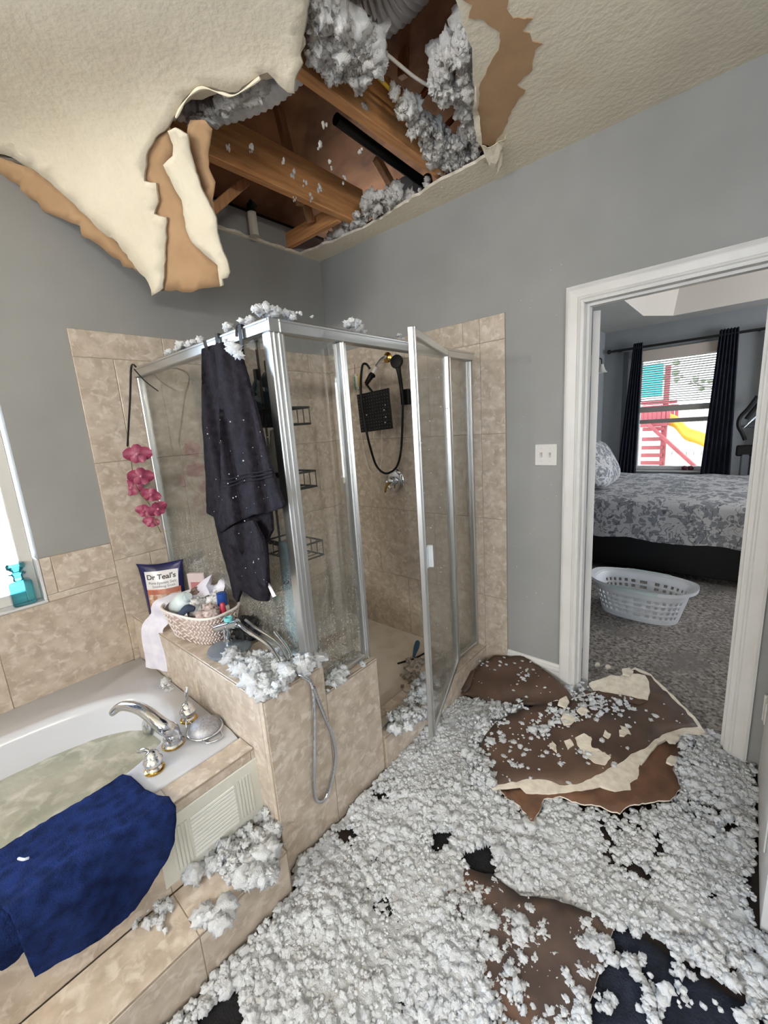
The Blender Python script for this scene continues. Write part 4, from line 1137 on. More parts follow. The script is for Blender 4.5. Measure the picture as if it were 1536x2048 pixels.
# ------------------------------------------------------------------ old grey shower head with its hose on the ledge
dc = Vector((.815, -1.475, LEDGE + .002))
oh = thing('old_shower_head', 'grey disc shower head with chrome arm and hose on the ledge', 'shower head', dc)
M_GREYM = mat('blue_grey_plastic', rgb(120, 130, 142), rgb(104, 114, 126), scale=8, rough=.35)
auto_smooth(MB().lathe([(.085, 0), (.09, .006), (.088, .016), (.06, .024), (.02, .03)], 36, Matrix.Translation(dc)).build('disc', M_GREYM, oh), 40)
auto_smooth(MB().lathe([(.02, .028), (.02, .05), (.013, .055), (.016, .07), (.016, .10), (.012, .115)], 18, Matrix.Translation(dc)).build('neck', M_CHROME, oh), 40)
a0 = dc + Vector((-.055, -.02, .095)); a1 = dc + Vector((.045, .03, .125))
auto_smooth(MB().tube([a0, a0.lerp(a1, .4), a1], [.014, .018, .02], 14).build('holder_arm', M_CHROME, oh), 50)
auto_smooth(MB().lathe([(.015, 0), (.018, .002), (.018, .016), (.013, .018), (.013, .004)], 18, Matrix.Translation(dc + Vector((.005, .012, .132))), cap=False).build('teal_washer', mat('aqua_plastic', rgb(120, 200, 205), rough=.35), oh), 50)
g = catmull([a1, dc + Vector((.12, .03, .11)), dc + Vector((.24, .045, .075)), dc + Vector((.33, .03, .035))], 6)
auto_smooth(MB().tube(g, [.009] * len(g), 10).tube([p + Vector((.01, .03, .005)) for p in g], .006, 8).build('chrome_wand', M_CHROME, oh), 60)
hx = 1.2435
h1 = [dc + Vector((.20, .10, .10)), dc + Vector((.30, .09, .05)), Vector((1.17, -1.41, LEDGE + .022)), Vector((1.222, -1.425, LEDGE + .012)), PX((621, 1365), hx), PX((628, 1410), hx), PX((629, 1500), hx), PX((628, 1570), hx), PX((632, 1598), hx), PX((642, 1603), hx), PX((654, 1590), hx), PX((666, 1550), hx + .006), PX((671, 1510), hx + .008), PX((664, 1470), hx + .008), PX((650, 1435), hx + .006), PX((636, 1400), hx + .004), PX((627, 1375), hx + .012)]
hc_ = catmull(h1, 14)
auto_smooth(MB().tube(hc_, [.0078 * (1 + .06 * math.sin(i * 2.2)) for i in range(len(hc_))], 9).build('metal_hose', M_CHROME, oh), 80)

# ------------------------------------------------------------------ bathtub
tub = thing('bathtub', 'white drop-in bathtub with murky water against the tiled wall', 'bathtub', (.55, -2.5, .05))
TC = Vector((.575, -2.47)); TA, TB = .335, .78; EXP = 2 / 2.9
def sell(n_, a, b, z, cx=TC.x, cy=TC.y):
    out = []
    for i in range(n_):
        an = 2 * math.pi * i / n_
        c_, s_ = math.cos(an), math.sin(an)
        out.append((cx + a * math.copysign(abs(c_) ** EXP, c_), cy + b * math.copysign(abs(s_) ** EXP, s_), z))
    return out
NT = 72
def rect_ring(n_, x0, x1, y0, y1, z):
    """points of a rectangle matched by angle to the basin ring"""
    out = []
    for i in range(n_):
        an = 2 * math.pi * i / n_
        c_, s_ = math.cos(an), math.sin(an)
        dx = c_ * TA; dy = s_ * TB
        hx_ = (x1 - TC.x) if dx > 0 else (TC.x - x0); hy_ = (y1 - TC.y) if dy > 0 else (TC.y - y0)
        k = min(hx_ / abs(dx) if abs(dx) > 1e-6 else 1e9, hy_ / abs(dy) if abs(dy) > 1e-6 else 1e9)
        out.append((TC.x + dx * k, TC.y + dy * k, z))
    return out
rings = [rect_ring(NT, .012, 1.022, -3.55, -1.5875, TD - .03), rect_ring(NT, .012, 1.022, -3.55, -1.5875, TD - .002), rect_ring(NT, .018, 1.016, -3.544, -1.593, TD + .004),
         sell(NT, TA + .03, TB + .03, TD + .006), sell(NT, TA + .012, TB + .012, TD + .012), sell(NT, TA, TB, TD + .006), sell(NT, TA - .012, TB - .014, TD - .02),
         sell(NT, TA - .035, TB - .05, TD - .16), sell(NT, TA - .06, TB - .11, TD - .30), sell(NT, TA - .11, TB - .19, TD - .38), sell(NT, TA * .3, TB * .3, TD - .40)]
tv = [p for r in rings for p in r]; tf = []
for j in range(len(rings) - 1):
    for i in range(NT): tf.append((j * NT + i, j * NT + (i + 1) % NT, (j + 1) * NT + (i + 1) % NT, (j + 1) * NT + i))
tf.append([(len(rings) - 1) * NT + i for i in range(NT)])
shell = fix_normals(mk('tub_shell', tv, tf, M_TUB, tub)); auto_smooth(shell, 50)
ofc = PZ((319, 1413), TD - .08); 
ofm = Matrix.Translation((.50, TC.y + TB - .055, TD - .10)) @ Matrix.Rotation(math.radians(80), 4, 'X')
auto_smooth(MB().lathe([(.036, 0), (.036, .008), (.030, .014), (.01, .016)], 24, ofm).build('overflow_cover', M_CHROME, tub), 40)
# water
M_WATER = mat('murky_water', rgb(176, 177, 166), rgb(150, 153, 140), scale=5, rough=.10, bump=.5, bscale=14, dist=.012, c3=rgb(198, 197, 190), scale3=12)
wr = [sell(NT, (TA - .032) * k, (TB - .045) * k, .362) for k in (1.0, .93, .86, .79, .72, .65, .58, .51, .44, .37, .3, .23, .16, .09)]
wvv = []
for r in wr:
    for (x, y, z) in r: wvv.append((x, y, z + .004 * noise.noise(Vector((x * 9, y * 9, 0))) + .003 * noise.noise(Vector((x * 31, y * 31, 2)))))
wf = []
for j in range(len(wr) - 1):
    for i in range(NT): wf.append((j * NT + i, j * NT + (i + 1) % NT, (j + 1) * NT + (i + 1) % NT, (j + 1) * NT + i))
wf.append([(len(wr) - 1) * NT + i for i in range(NT)])
o = mk('tub_water', wvv, wf, M_WATER, None, True)
tag(o, 'murky grey-green water with floating scraps in the tub', 'water', kind='stuff')

# faucet and handles
DT = TD + .007
fb = Vector((.855, -1.765, DT))
fa = thing('tub_faucet', 'arched chrome tub spout on the white deck', 'faucet', fb)
auto_smooth(MB().lathe([(.038, 0), (.038, .006), (.031, .012), (.033, .03), (.028, .045), (.024, .05)], 26, Matrix.Translation(fb)).build('spout_base', M_CHROME, fa), 40)
auto_smooth(MB().lathe([(.041, 0), (.041, .004), (.036, .006)], 26, Matrix.Translation(fb)).build('brass_ring', M_BRASS, fa), 40)
dirx = (Vector((PZ((240, 1425), DT + .11).x, PZ((240, 1425), DT + .11).y, 0)) - Vector((fb.x, fb.y, 0)))
end = PZ((222, 1428), DT + .105); mid1 = PZ((285, 1420), DT + .135); mid2 = PZ((325, 1452), DT + .095)
sp = catmull([fb + Vector((0, 0, .02)), fb + Vector((.0, 0, .055)), mid2, mid1, PZ((245, 1412), DT + .13), end], 7)
rs = np.interp(np.linspace(0, 1, len(sp)), [0, .2, .4, .6, .8, .95, 1.0], [.026, .029, .027, .022, .018, .014, .011])
auto_smooth(MB().tube(sp, list(rs), 16).build('spout', M_CHROME, fa), 70)
def tub_handle(p, lev, label):
    h = thing('faucet_handle', label, 'faucet handle', p, 'tub faucet handles')
    T_ = Matrix.Translation(p)
    auto_smooth(MB().lathe([(.033, 0), (.033, .005), (.028, .008)], 24, T_).build('brass_ring', M_BRASS, h), 40)
    auto_smooth(MB().lathe([(.026, .008), (.02, .014), (.03, .028), (.032, .04), (.024, .052), (.02, .055), (.024, .06), (.018, .07), (.008, .076)], 24, T_).build('handle_base', M_CHROME, h), 30)
    auto_smooth(MB().tube(catmull([Vector(p) + Vector((0, 0, .068)), Vector(p) + Vector((0, 0, .08)) + Vector(lev) * .35, Vector(p) + Vector((0, 0, .075)) + Vector(lev)], 5), [.007, .006, .005, .005, .006, .007, .008, .009, .009, .008, .005], 10).build('lever', M_CHROME, h), 60)
    return h
tub_handle(Vector((.93, -1.862, DT)), (-.06, -.025, -.015), 'chrome tub handle between the spout and the navy towel')
tub_handle(Vector((.765, -1.665, DT)), (-.01, .02, .06), 'chrome tub handle beside the half wall with raised lever')
# wire strainer lying upside down
sc0 = PZ((407, 1456), DT); sc0 = Vector((.885, -1.655, DT))
st = thing('mesh_strainer', 'fine steel mesh strainer turned over on the tub deck', 'strainer', sc0)
M_MESH = mat('steel_mesh', rgb(168, 168, 174), rgb(146, 146, 152), scale=120, rough=.5, metal=.6)
auto_smooth(MB().lathe([(.062, .008), (.060, .016), (.050, .032), (.034, .042), (.015, .047), (.002, .048)], 30, Matrix.Translation(sc0), cap=False).build('mesh_bowl', M_MESH, st), 60)
cr = [sc0 + Vector((.064 * math.cos(a), .064 * math.sin(a), .007)) for a in np.linspace(0, 2 * math.pi, 40, endpoint=False)]
auto_smooth(MB().tube(cr, .005, 8, True).build('strainer_rim', M_CHROME, st), 70)
auto_smooth(MB().tube(catmull([sc0 + Vector((.05, -.04, .006)), sc0 + Vector((.085, -.03, .005)), sc0 + Vector((.10, .015, .005)), sc0 + Vector((.066, .03, .006))], 5), .004, 8).build('strainer_handle', M_CHROME, st), 70)
auto_smooth(MB().tube(catmull([sc0 + Vector((-.06, -.02, .008)), sc0 + Vector((-.09, -.03, .02)), sc0 + Vector((-.06, -.045, .01))], 5), .003, 8).build('rest_loop', M_CHROME, st), 70)

# ------------------------------------------------------------------ white access panel in the apron
ap = thing('access_panel', 'white fluted access panel in the tub apron', 'panel', (1.115, -1.76, .22))
ax = 1.1145
M_APW = mat('panel_white', rgb(212, 212, 204), rgb(200, 200, 192), scale=5, rough=.45)
MB().bbox(ax - .008, ax + .004, PNL[0] - .02, PNL[1] + .018, PNL[2] - .002, PNL[3] + .0, .002).build('panel_board', M_APW, ap)
for (ya, yb) in ((PNL[0] + .015, PNL[0] + .075), (PNL[1] - .075, PNL[1] - .015)):
    for i in range(5):
        y = ya + (yb - ya) * (i + .5) / 5
        MB().bbox(ax + .004, ax + .0075, y - .0045, y + .0045, PNL[2] + .03, PNL[3] - .04, .001).build('flute', M_APW, ap)
M_REED = mat('reed_white', rgb(226, 226, 220), rough=.45)
for i in range(11):
    z = PNL[2] + .036 + i * .0145
    MB().bbox(ax + .004, ax + .009, PNL[0] + .082, PNL[1] - .082, z - .006, z + .006, .002).build('reed', M_REED, ap)

# ------------------------------------------------------------------ navy towel over the tub edge
M_NAVY = mat('navy_terry', rgb(28, 44, 92), rgb(19, 29, 62), scale=30, rough=1.0, spec=0.1, bump=0.9, bscale=240, dist=0.004)
nt_ = thing('navy_towel', 'navy blue towel draped over the tub edge', 'towel', (1.13, -2.1, .3))
N1 = [(245, 1548), (262, 1552), (290, 1578), (315, 1590), (338, 1592), (352, 1612), (353, 1640), (350, 1680), (335, 1720), (310, 1758), (295, 1785), (270, 1820), (240, 1848), (200, 1880), (160, 1905), (110, 1930), (70, 1955), (58, 1930), (45, 1895), (20, 1830), (-40, 1780), (-60, 1735), (0, 1698), (60, 1660), (120, 1625), (180, 1590)]
def navy(off, rip):
    def fm(p):
        q = PZ(p, TD + .018 + off)
        r1 = .0032 * rip * math.sin(q.x * 160 + 2.0 * math.sin(q.y * 11) + 1.0 * math.sin(q.y * 29))
        if q.x <= 1.122 + off: return PZ(p, TD + .018 + off + r1)
        e = PX(p, 1.122 + off)
        d = max(0, TD + .018 - e.z)
        x = 1.122 + off + min(.03, d * .35) + .012 * rip * math.sin(e.y * 26 + 1) * min(1, d * 6)
        return PX(p, x)
    return fm
sheet('towel_body', jag(N1, 10, 1.0, 51), 7, navy(.006, 1.0), lambda p: (-.006, 0, -.006), M_NAVY, nt_, True)
N2 = [(-80, 1760), (0, 1800), (30, 1840), (44, 1885), (52, 1900), (30, 1925), (4, 1942), (-60, 1930)]
sheet('towel_under', jag(N2, 10, 1.0, 52), 12, navy(-.001, .6), lambda p: (-.003, 0, -.003), M_NAVY, nt_, True)
o = MB().tube(catmull([PZ((37, 1717), .54), PZ((47, 1719), .545), PZ((57, 1716), .54)], 4), .0035, 6).build('towel_thread', M_INS); tag(o, 'white scrap of insulation on the navy towel', 'scrap')

# ------------------------------------------------------------------ teal bottle on the window sill
gb = thing('glass_decanter', 'teal glass decanter with stopper on the window sill', 'bottle', (-.035, -1.985, WZ0 + .013))
M_TEAL = glass('teal_glass', tint=(0.36, 0.80, 0.86, 1), gloss=.10, haze=.12, haze_col=rgb(60, 170, 190))
GM = Matrix.Translation((-.035, -1.985, WZ0 + .013))
auto_smooth(MB().bbox(-.042, .042, -.042, .042, 0, .115, .012, GM, 3).build('decanter_body', M_TEAL, gb), 40)
auto_smooth(MB().lathe([(.02, .113), (.017, .13), (.022, .14), (.032, .143), (.032, .148), (.02, .152)], 20, GM).build('neck', M_TEAL, gb), 40)
auto_smooth(MB().lathe([(.014, .15), (.02, .158), (.034, .17), (.036, .185), (.03, .195), (.005, .197)], 20, GM).build('stopper', M_TEAL, gb), 40)
# ================================================================== DEBRIS ON THE FLOOR
def proj(q):
    d = Vector(q) - CAM
    z = d.dot(FWD)
    return (768 + F_PX * d.dot(RIGHT) / z, 1024 + F_PX * d.dot(DOWN) / z)
def plane_map(P0, P1, P2, bump=None):
    n_ = (P1 - P0).cross(P2 - P0).normalized()
    def fm(p):
        r = ray(p); t = (P0 - CAM).dot(n_) / r.dot(n_)
        q = CAM + r * t
        if bump: q = q + Vector((0, 0, bump(q.x, q.y)))
        return q
    return fm
def wob(x, y, f=6.0, a=.006): return a * noise.noise(Vector((x * f, y * f, 1.3)))

# bath rugs under the mess
M_RUGN = mat('navy_rug', rgb(30, 38, 56), rgb(18, 24, 40), scale=40, rough=1.0, bump=.9, bscale=180, dist=.006)
M_RUGB = mat('black_rug', rgb(20, 20, 25), rgb(12, 12, 15), scale=40, rough=1.0, bump=.9, bscale=180, dist=.006)
ra = PZ((1230, 1838), .012); rb = PZ((1165, 2048), .012)
d1 = (rb - ra).normalized(); d2 = Vector((-d1.y, d1.x, 0))
if d2.dot(RIGHT) < 0: d2 = -d2
def rect2(a, u, v, lu, lv): return [(a + u * s * lu + v * t * lv)[:2] for s, t in ((0, 0), (1, 0), (1, 1), (0, 1))]
o = sheet('bath_rug', jag(rect2(ra, d1, d2, .85, .40), .05, .003, 1), .06, lambda p: (p[0], p[1], .014 + .003 * noise.noise(Vector((p[0] * 9, p[1] * 9, 0)))), (0, 0, -.013), M_RUGN, None, True)
tag(o, 'navy blue bath rug half buried at the lower right', 'rug')
o = sheet('bath_rug', jag([(1.33, -2.35), (1.92, -2.35), (1.92, -.98), (1.33, -.98)], .05, .003, 2), .06, lambda p: (p[0], p[1], .014 + .003 * noise.noise(Vector((p[0] * 9, p[1] * 9, 4)))), (0, 0, -.013), M_RUGB, None, True)
tag(o, 'black bath rug beside the tub step under the insulation', 'rug')

# big wet slab with its white gypsum edge, brown paper up
S1 = [(960, 1545), (985, 1572), (1010, 1568), (1045, 1560), (1085, 1558), (1130, 1571), (1165, 1567), (1200, 1550), (1235, 1528), (1262, 1508), (1290, 1498), (1310, 1478), (1335, 1466), (1365, 1458), (1396, 1453), (1385, 1436), (1350, 1402), (1318, 1372), (1302, 1352), (1270, 1340), (1250, 1347), (1230, 1362), (1190, 1385), (1150, 1398), (1120, 1402), (1050, 1415), (1000, 1440), (970, 1470), (955, 1510)]
S1g = [(966, 1548), (985, 1576), (1012, 1574), (1040, 1571), (1052, 1582), (1085, 1586), (1130, 1584), (1165, 1580), (1200, 1574), (1230, 1584), (1272, 1584), (1284, 1560), (1280, 1535), (1296, 1512), (1316, 1486), (1340, 1474), (1372, 1468), (1412, 1464), (1396, 1440), (1356, 1400), (1322, 1368), (1302, 1347), (1270, 1335), (1250, 1343), (1230, 1358), (1190, 1381), (1150, 1394), (1120, 1398), (1052, 1417), (1004, 1444), (975, 1474), (960, 1512)]
sp = plane_map(PZ((985, 1572), .085), PZ((1410, 1458), .075), PZ((1280, 1345), .13), lambda x, y: wob(x, y, 5, .012))
slab = thing('drywall_slab', 'large wet brown drywall slab with white broken edge before the doorway', 'drywall', (2.0, -.35, .07))
sheet('gypsum_core', jag(S1g, 10, 1.6, 61), 22, sp, (0, 0, -.012), M_GYP, slab)
sheet('brown_paper', jag(S1, 9, 2.0, 62), 22, lambda p: sp(p) + Vector((0, 0, .0025)), (0, 0, -.0022), M_WETPAPER, slab, True)
for sm in ([(1150, 1476), (1168, 1468), (1182, 1476), (1184, 1496), (1200, 1502), (1222, 1516), (1210, 1532), (1186, 1526), (1172, 1512), (1160, 1500)], [(1128, 1482), (1140, 1478), (1148, 1490), (1136, 1498)], [(1240, 1452), (1256, 1458), (1262, 1470), (1246, 1468)], [(1104, 1482), (1112, 1494), (1114, 1506), (1104, 1498)], [(1210, 1462), (1222, 1470), (1216, 1480), (1206, 1474)]):
    sheet('plaster_smear', jag(sm, 5, 1.6, len(sm) + int(sm[0][0])), 12, lambda p: sp(p) + Vector((0, 0, .0055)), (0, 0, -.003), M_GYP, slab)
S2 = [(1000, 1578), (1060, 1570), (1110, 1572), (1150, 1578), (1200, 1570), (1240, 1555), (1290, 1505), (1320, 1475), (1348, 1470), (1362, 1500), (1345, 1540), (1362, 1575), (1340, 1600), (1300, 1605), (1260, 1612), (1240, 1628), (1200, 1612), (1160, 1605), (1120, 1592), (1088, 1598), (1066, 1648), (1040, 1612), (1020, 1600)]
o = sheet('drywall_piece', jag(S2, 8, 2.0, 63), 20, lambda p: PZ(p, .062) + Vector((0, 0, wob(*PZ(p, .06)[:2], 14, .012))), (0, 0, -.006), M_REDPAPER, None, True, M_GYP)
tag(o, 'reddish torn drywall paper in front of the broken white edge', 'drywall')
# hump of soaked drywall against the wall by the curb
mp_ = plane_map(PY((990, 1311), -.05), PY((1110, 1350), -.05), PZ((1050, 1408), .085))
MD = [(918, 1386), (933, 1352), (950, 1338), (968, 1324), (988, 1311), (1020, 1313), (1045, 1311), (1075, 1330), (1105, 1352), (1130, 1376), (1146, 1394), (1128, 1408), (1100, 1412), (1050, 1410), (1010, 1412), (960, 1400)]
def mdm(p):
    q = mp_(p)
    s = math.sin((p[0] - 918) / 228 * math.pi)
    return q + (CAM - q).normalized() * (.020 * s * (.6 + .4 * math.sin(p[1] * .12)) + .006 * noise.noise(Vector((p[0] * .05, p[1] * .05, 0))))
o = sheet('drywall_piece', jag(MD, 8, .8, 64), 11, mdm, (0, .008, -.008), M_WETPAPER, None, True)
tag(o, 'rounded hump of soaked brown drywall against the baseboard', 'drywall')
MD2 = [(921, 1384), (936, 1350), (952, 1345), (945, 1366), (940, 1382), (930, 1392)]
o = sheet('drywall_piece', jag(MD2, 8, .8, 65), 11, lambda p: mp_(p) + Vector((0, 0, .02)), (0, .006, -.006), M_WETPAPER, None, True)
tag(o, 'small dark drywall flap against the curb corner', 'drywall')
# cracked white gypsum plate on the far corner of the slab
GP = [(1178, 1366), (1222, 1350), (1240, 1352), (1262, 1345), (1290, 1349), (1298, 1364), (1300, 1382), (1296, 1396), (1250, 1386), (1215, 1380), (1188, 1376)]
gp_ = plane_map(PZ((1188, 1374), .135), PZ((1296, 1394), .135), PZ((1255, 1347), .16), lambda x, y: wob(x, y, 22, .008))
gpt = thing('gypsum_plate', 'cracked cream gypsum plate at the back of the brown slab', 'drywall', (2.05, .0, .12))
sheet('gypsum_face', jag(GP, 7, 1.2, 66), 12, gp_, (0, 0, -.014), M_GYP, gpt, False, M_GYP, M_WETPAPER)
sheet('paper_lip', jag([(1165, 1376), (1190, 1377), (1250, 1387), (1296, 1397), (1280, 1404), (1220, 1394), (1175, 1388)], 8, 1, 67), 12, lambda p: gp_(p) - Vector((0, 0, .012)), (0, 0, -.003), M_WETPAPER, gpt)
# lower brown sheet
S3 = [(890, 1775), (930, 1735), (985, 1748), (1040, 1790), (1110, 1800), (1190, 1825), (1228, 1850), (1208, 1920), (1180, 2000), (1162, 2070), (990, 2070), (975, 1980), (955, 1900), (925, 1840)]
o = sheet('drywall_piece', jag(S3, 12, 2.5, 68), 26, lambda p: PZ(p, .032) + Vector((0, 0, wob(*PZ(p, .03)[:2], 6, .008))), (0, 0, -.010), mat('sodden_paper', rgb(92, 76, 68), rgb(66, 54, 50), scale=6, rough=.6, bump=.3, bscale=30, c3=rgb(110, 84, 68), scale3=4), None, True, M_GYP)
tag(o, 'flat brown drywall sheet half covered at the bottom of the picture', 'drywall')

# chips of gypsum, each one a thing
chips = [((1135, 1437), 17, .12, 'beside the slab near the brown hump'), ((1152, 1352), 15, .10, 'at the foot of the door casing'), ((1128, 1403), 15, .13, 'on the edge of the brown hump'), ((1255, 1342), 13, .16, 'at the far tip of the slab'),
         ((1245, 1465), 11, .12, 'on the right half of the brown slab'), ((1195, 1328), 6, .02, 'on the bedroom carpet nearest the door'), ((1216, 1333), 6, .02, 'on the bedroom carpet left of the slab tip'), ((1165, 1420), 11, .125, 'among the insulation above the slab'), ((1105, 1490), 9, .10, 'on the left part of the brown slab'),
         ((1345, 1475), 16, .085, 'at the right corner of the slab'), ((1345, 1520), 14, .08, 'on the reddish paper at right')]
for i, (p, r, z, wh) in enumerate(chips):
    rr = random.Random(i)
    k = rr.randint(5, 7)
    out = [(p[0] + r * rr.uniform(.65, 1.1) * math.cos(a), p[1] + r * .75 * rr.uniform(.65, 1.1) * math.sin(a)) for a in [2 * math.pi * j_ / k for j_ in range(k)]]
    o = sheet('gypsum_chip', out, r * 3, lambda q: PZ(q, z + .012), (0, 0, -.010), M_GYP)
    tag(o, 'cream gypsum chip ' + wh, 'gypsum', 'gypsum chips on the floor')

# ------------------------------------------------------------------ insulation
bare = [(S1, .05), (S2, .05), (MD, 0.0), (GP, 0), (S3, .60),
        ([(1228, 1838), (1300, 1850), (1360, 1900), (1450, 1960), (1536, 1990), (1560, 2100), (1150, 2100), (1195, 1960)], .40),
        ([(480, 1955), (440, 1980), (350, 2070), (470, 2080), (485, 2020)], .0),
        ([(1180, 1630), (1250, 1620), (1310, 1640), (1335, 1700), (1300, 1760), (1240, 1740), (1200, 1680)], .58),
        ([(858, 1656), (905, 1658), (895, 1690), (868, 1690)], .03), ([(922, 1700), (985, 1682), (990, 1730), (970, 1768), (935, 1730)], .10),
        ([(570, 1715), (582, 1720), (580, 1760), (568, 1750)], .0), ([(665, 1655), (700, 1640), (720, 1655), (690, 1680)], .3),
        ([(1360, 1600), (1420, 1570), (1480, 1640), (1440, 1680)], .55), ([(1490, 1740), (1540, 1720), (1540, 1850), (1500, 1830)], .45),
        ([(1420, 1455), (1500, 1465), (1540, 1520), (1440, 1520)], .7), ([(740, 1570), (790, 1550), (800, 1580), (750, 1590)], .5),
        ([(1400, 1340), (1300, 1330), (1160, 1340), (1165, 1290), (1500, 1290), (1470, 1450), (1420, 1445)], 0.0)]
def cover(px):
    c = 1.0
    for poly, v in bare:
        if inside(px, poly): c = min(c, v)
    if px[0] > 1300 and px[1] > 1450: c = min(c, .78)
    if 620 < px[0] < 930 and 1540 < px[1] < 1720: c = min(c, .9)
    return c
def H(x, y):
    h = .030 + .030 * noise.noise(Vector((x * 3.1, y * 3.1, 7))) + .022 * noise.noise(Vector((x * 8, y * 8, 3)))
    h += .075 * math.exp(-((x - 1.55) ** 2 + (y + .50) ** 2) / .05)
    h += .060 * math.exp(-((x - 1.50) ** 2 + (y + .95) ** 2) / .05)
    h += .05 * math.exp(-((x - 2.35) ** 2 + (y + .12) ** 2) / .04) + .05 * math.exp(-((x - 1.80) ** 2 + (y + .02) ** 2) / .03)
    return max(.006, h)
def blocked(x, y):
    if y < -1.60 and x < 1.315: return True
    if x < 1.246: return True
    if y > -.01 and (x < 1.80 or x > 2.43): return True
    if x > 2.555 and y > -.80: return True
    return x > 2.65
# soft base layer
gx = np.arange(1.246, 2.66, .0065); gy = np.arange(-2.2, .14, .0065)
bv = []; bf = []; idx = {}
msk = np.zeros((len(gx), len(gy)), bool)
for i, x in enumerate(gx):
    for j, y in enumerate(gy):
        if blocked(x, y): continue
        c = cover(proj((x, y, .05)))
        nz = .5 + .5 * noise.noise(Vector((x * 19, y * 19, 11))) + .22 * noise.noise(Vector((x * 50, y * 50, 5)))
        msk[i, j] = nz < c * 1.02 - .02
DST = np.zeros(msk.shape)
er = msk.copy()
for k in range(5):
    DST += er / 5.0
    nx_ = er.copy()
    nx_[1:] &= er[:-1]; nx_[:-1] &= er[1:]; nx_[:, 1:] &= er[:, :-1]; nx_[:, :-1] &= er[:, 1:]
    er = nx_
DST = np.sqrt(DST)
for i, x in enumerate(gx):
    for j, y in enumerate(gy):
        if not msk[i, j]: continue
        p = Vector((x, y, 0))
        ed = float(DST[i, j])
        b1 = abs(noise.noise(p * 34)); b2 = abs(noise.noise(p * 80 + Vector((3, 1, 2))))
        idx[(i, j)] = len(bv)
        bv.append((x + rng.uniform(-.0026, .0026), y + rng.uniform(-.0026, .0026), (H(x, y) * .8 + .014 * b1 + .009 * b2) * ed + .002))
for (i, j), a in idx.items():
    q = [(i, j), (i + 1, j), (i + 1, j + 1), (i, j + 1)]
    if all(k in idx for k in q): bf.append([idx[k] for k in q])
used = {}
nv_ = []
for q in bf:
    for k in q:
        if k not in used: used[k] = len(nv_); nv_.append(bv[k])
o = mk('insulation_blanket', nv_, [[used[k] for k in q] for q in bf], M_INS, None, True)
tag(o, 'thick layer of fallen white insulation covering the floor', 'insulation', 'fallen insulation', 'stuff')
# tufts
P = []; R_ = []
for (i, j) in idx:
    if DST[i, j] < .8 and rng.random() < (.36 if DST[i, j] < .5 else .12):
        x, y = gx[i] + rng.uniform(-.006, .006), gy[j] + rng.uniform(-.006, .006)
        if cover(proj((x, y, .05))) > .06 and not blocked(x, y): P.append((x, y, .016 + H(x, y) * .3)); R_.append(rng.uniform(.004, .010))
n_edge = len(P)
tries = 0
while len(P) < 10000 + n_edge * .5 and tries < 60000:
    tries += 1
    x = rng.uniform(1.246, 2.65); y = rng.uniform(-2.15, .12)
    if blocked(x, y): continue
    px = proj((x, y, .05))
    if not (-40 < px[0] < 1600 and px[1] < 2110): continue
    c = cover(px)
    nz = .5 + .5 * noise.noise(Vector((x * 19, y * 19, 11))) + .22 * noise.noise(Vector((x * 50, y * 50, 5)))
    if nz > c: 
        continue
    r = float(np.clip(rng.lognormal(-5.0, .42), .0028, .018)) * (1.0 + .55 * noise.noise(Vector((x * 4.5, y * 4.5, 21))))
    onslab = c <= .06
    z = (.118 if onslab else H(x, y) * .8 + .004 + rng.uniform(0, .006))
    P.append((x, y, z)); R_.append(r * (.6 if onslab else 1))
o = clumps('insulation_tufts', P, R_, M_INS, None, .8, .0085)
tag(o, 'countless fluffy white insulation tufts strewn over the floor', 'insulation', 'fallen insulation', 'stuff')
# bits lying on the brown slab and hump (white flecks)
P = []; R_ = []
rr = random.Random(5)
while len(P) < 170:
    p = (rr.uniform(955, 1400), rr.uniform(1345, 1580))
    if not inside(p, S1): continue
    d = math.hypot(p[0] - 1010, p[1] - 1470) / 160
    d2_ = math.hypot((p[0] - 1190) / 1.9, p[1] - 1415) / 40
    d3 = math.hypot(p[0] - 1170, p[1] - 1500) / 60
    pr = max(.10, 1 - d, .95 - d2_, .7 - d3)
    if rr.random() > pr: continue
    P.append(tuple(sp(p) + Vector((0, 0, .004)))); R_.append(rr.choice([.003, .004, .005, .008, .011]))
for k in range(34):
    p = (rr.uniform(940, 1130), rr.uniform(1320, 1400))
    if inside(p, MD): P.append(tuple(mdm(p) + Vector((0, -.003, .003)))); R_.append(rr.choice([.002, .003, .004, .007]))
for c0 in [(1007, 1322), (1050, 1352), (1060, 1345), (1045, 1358), (968, 1328)]:
    for k in range(7):
        p = (c0[0] + rr.uniform(-8, 8), c0[1] + rr.uniform(-8, 8)); P.append(tuple(mdm(p) + Vector((0, -.004, .004)))); R_.append(rr.uniform(.004, .008))
o = clumps('insulation_flecks', P, R_, M_INS, None, .4, .006)
tag(o, 'white flecks of insulation scattered on the brown drywall', 'insulation', 'fallen insulation', 'stuff')

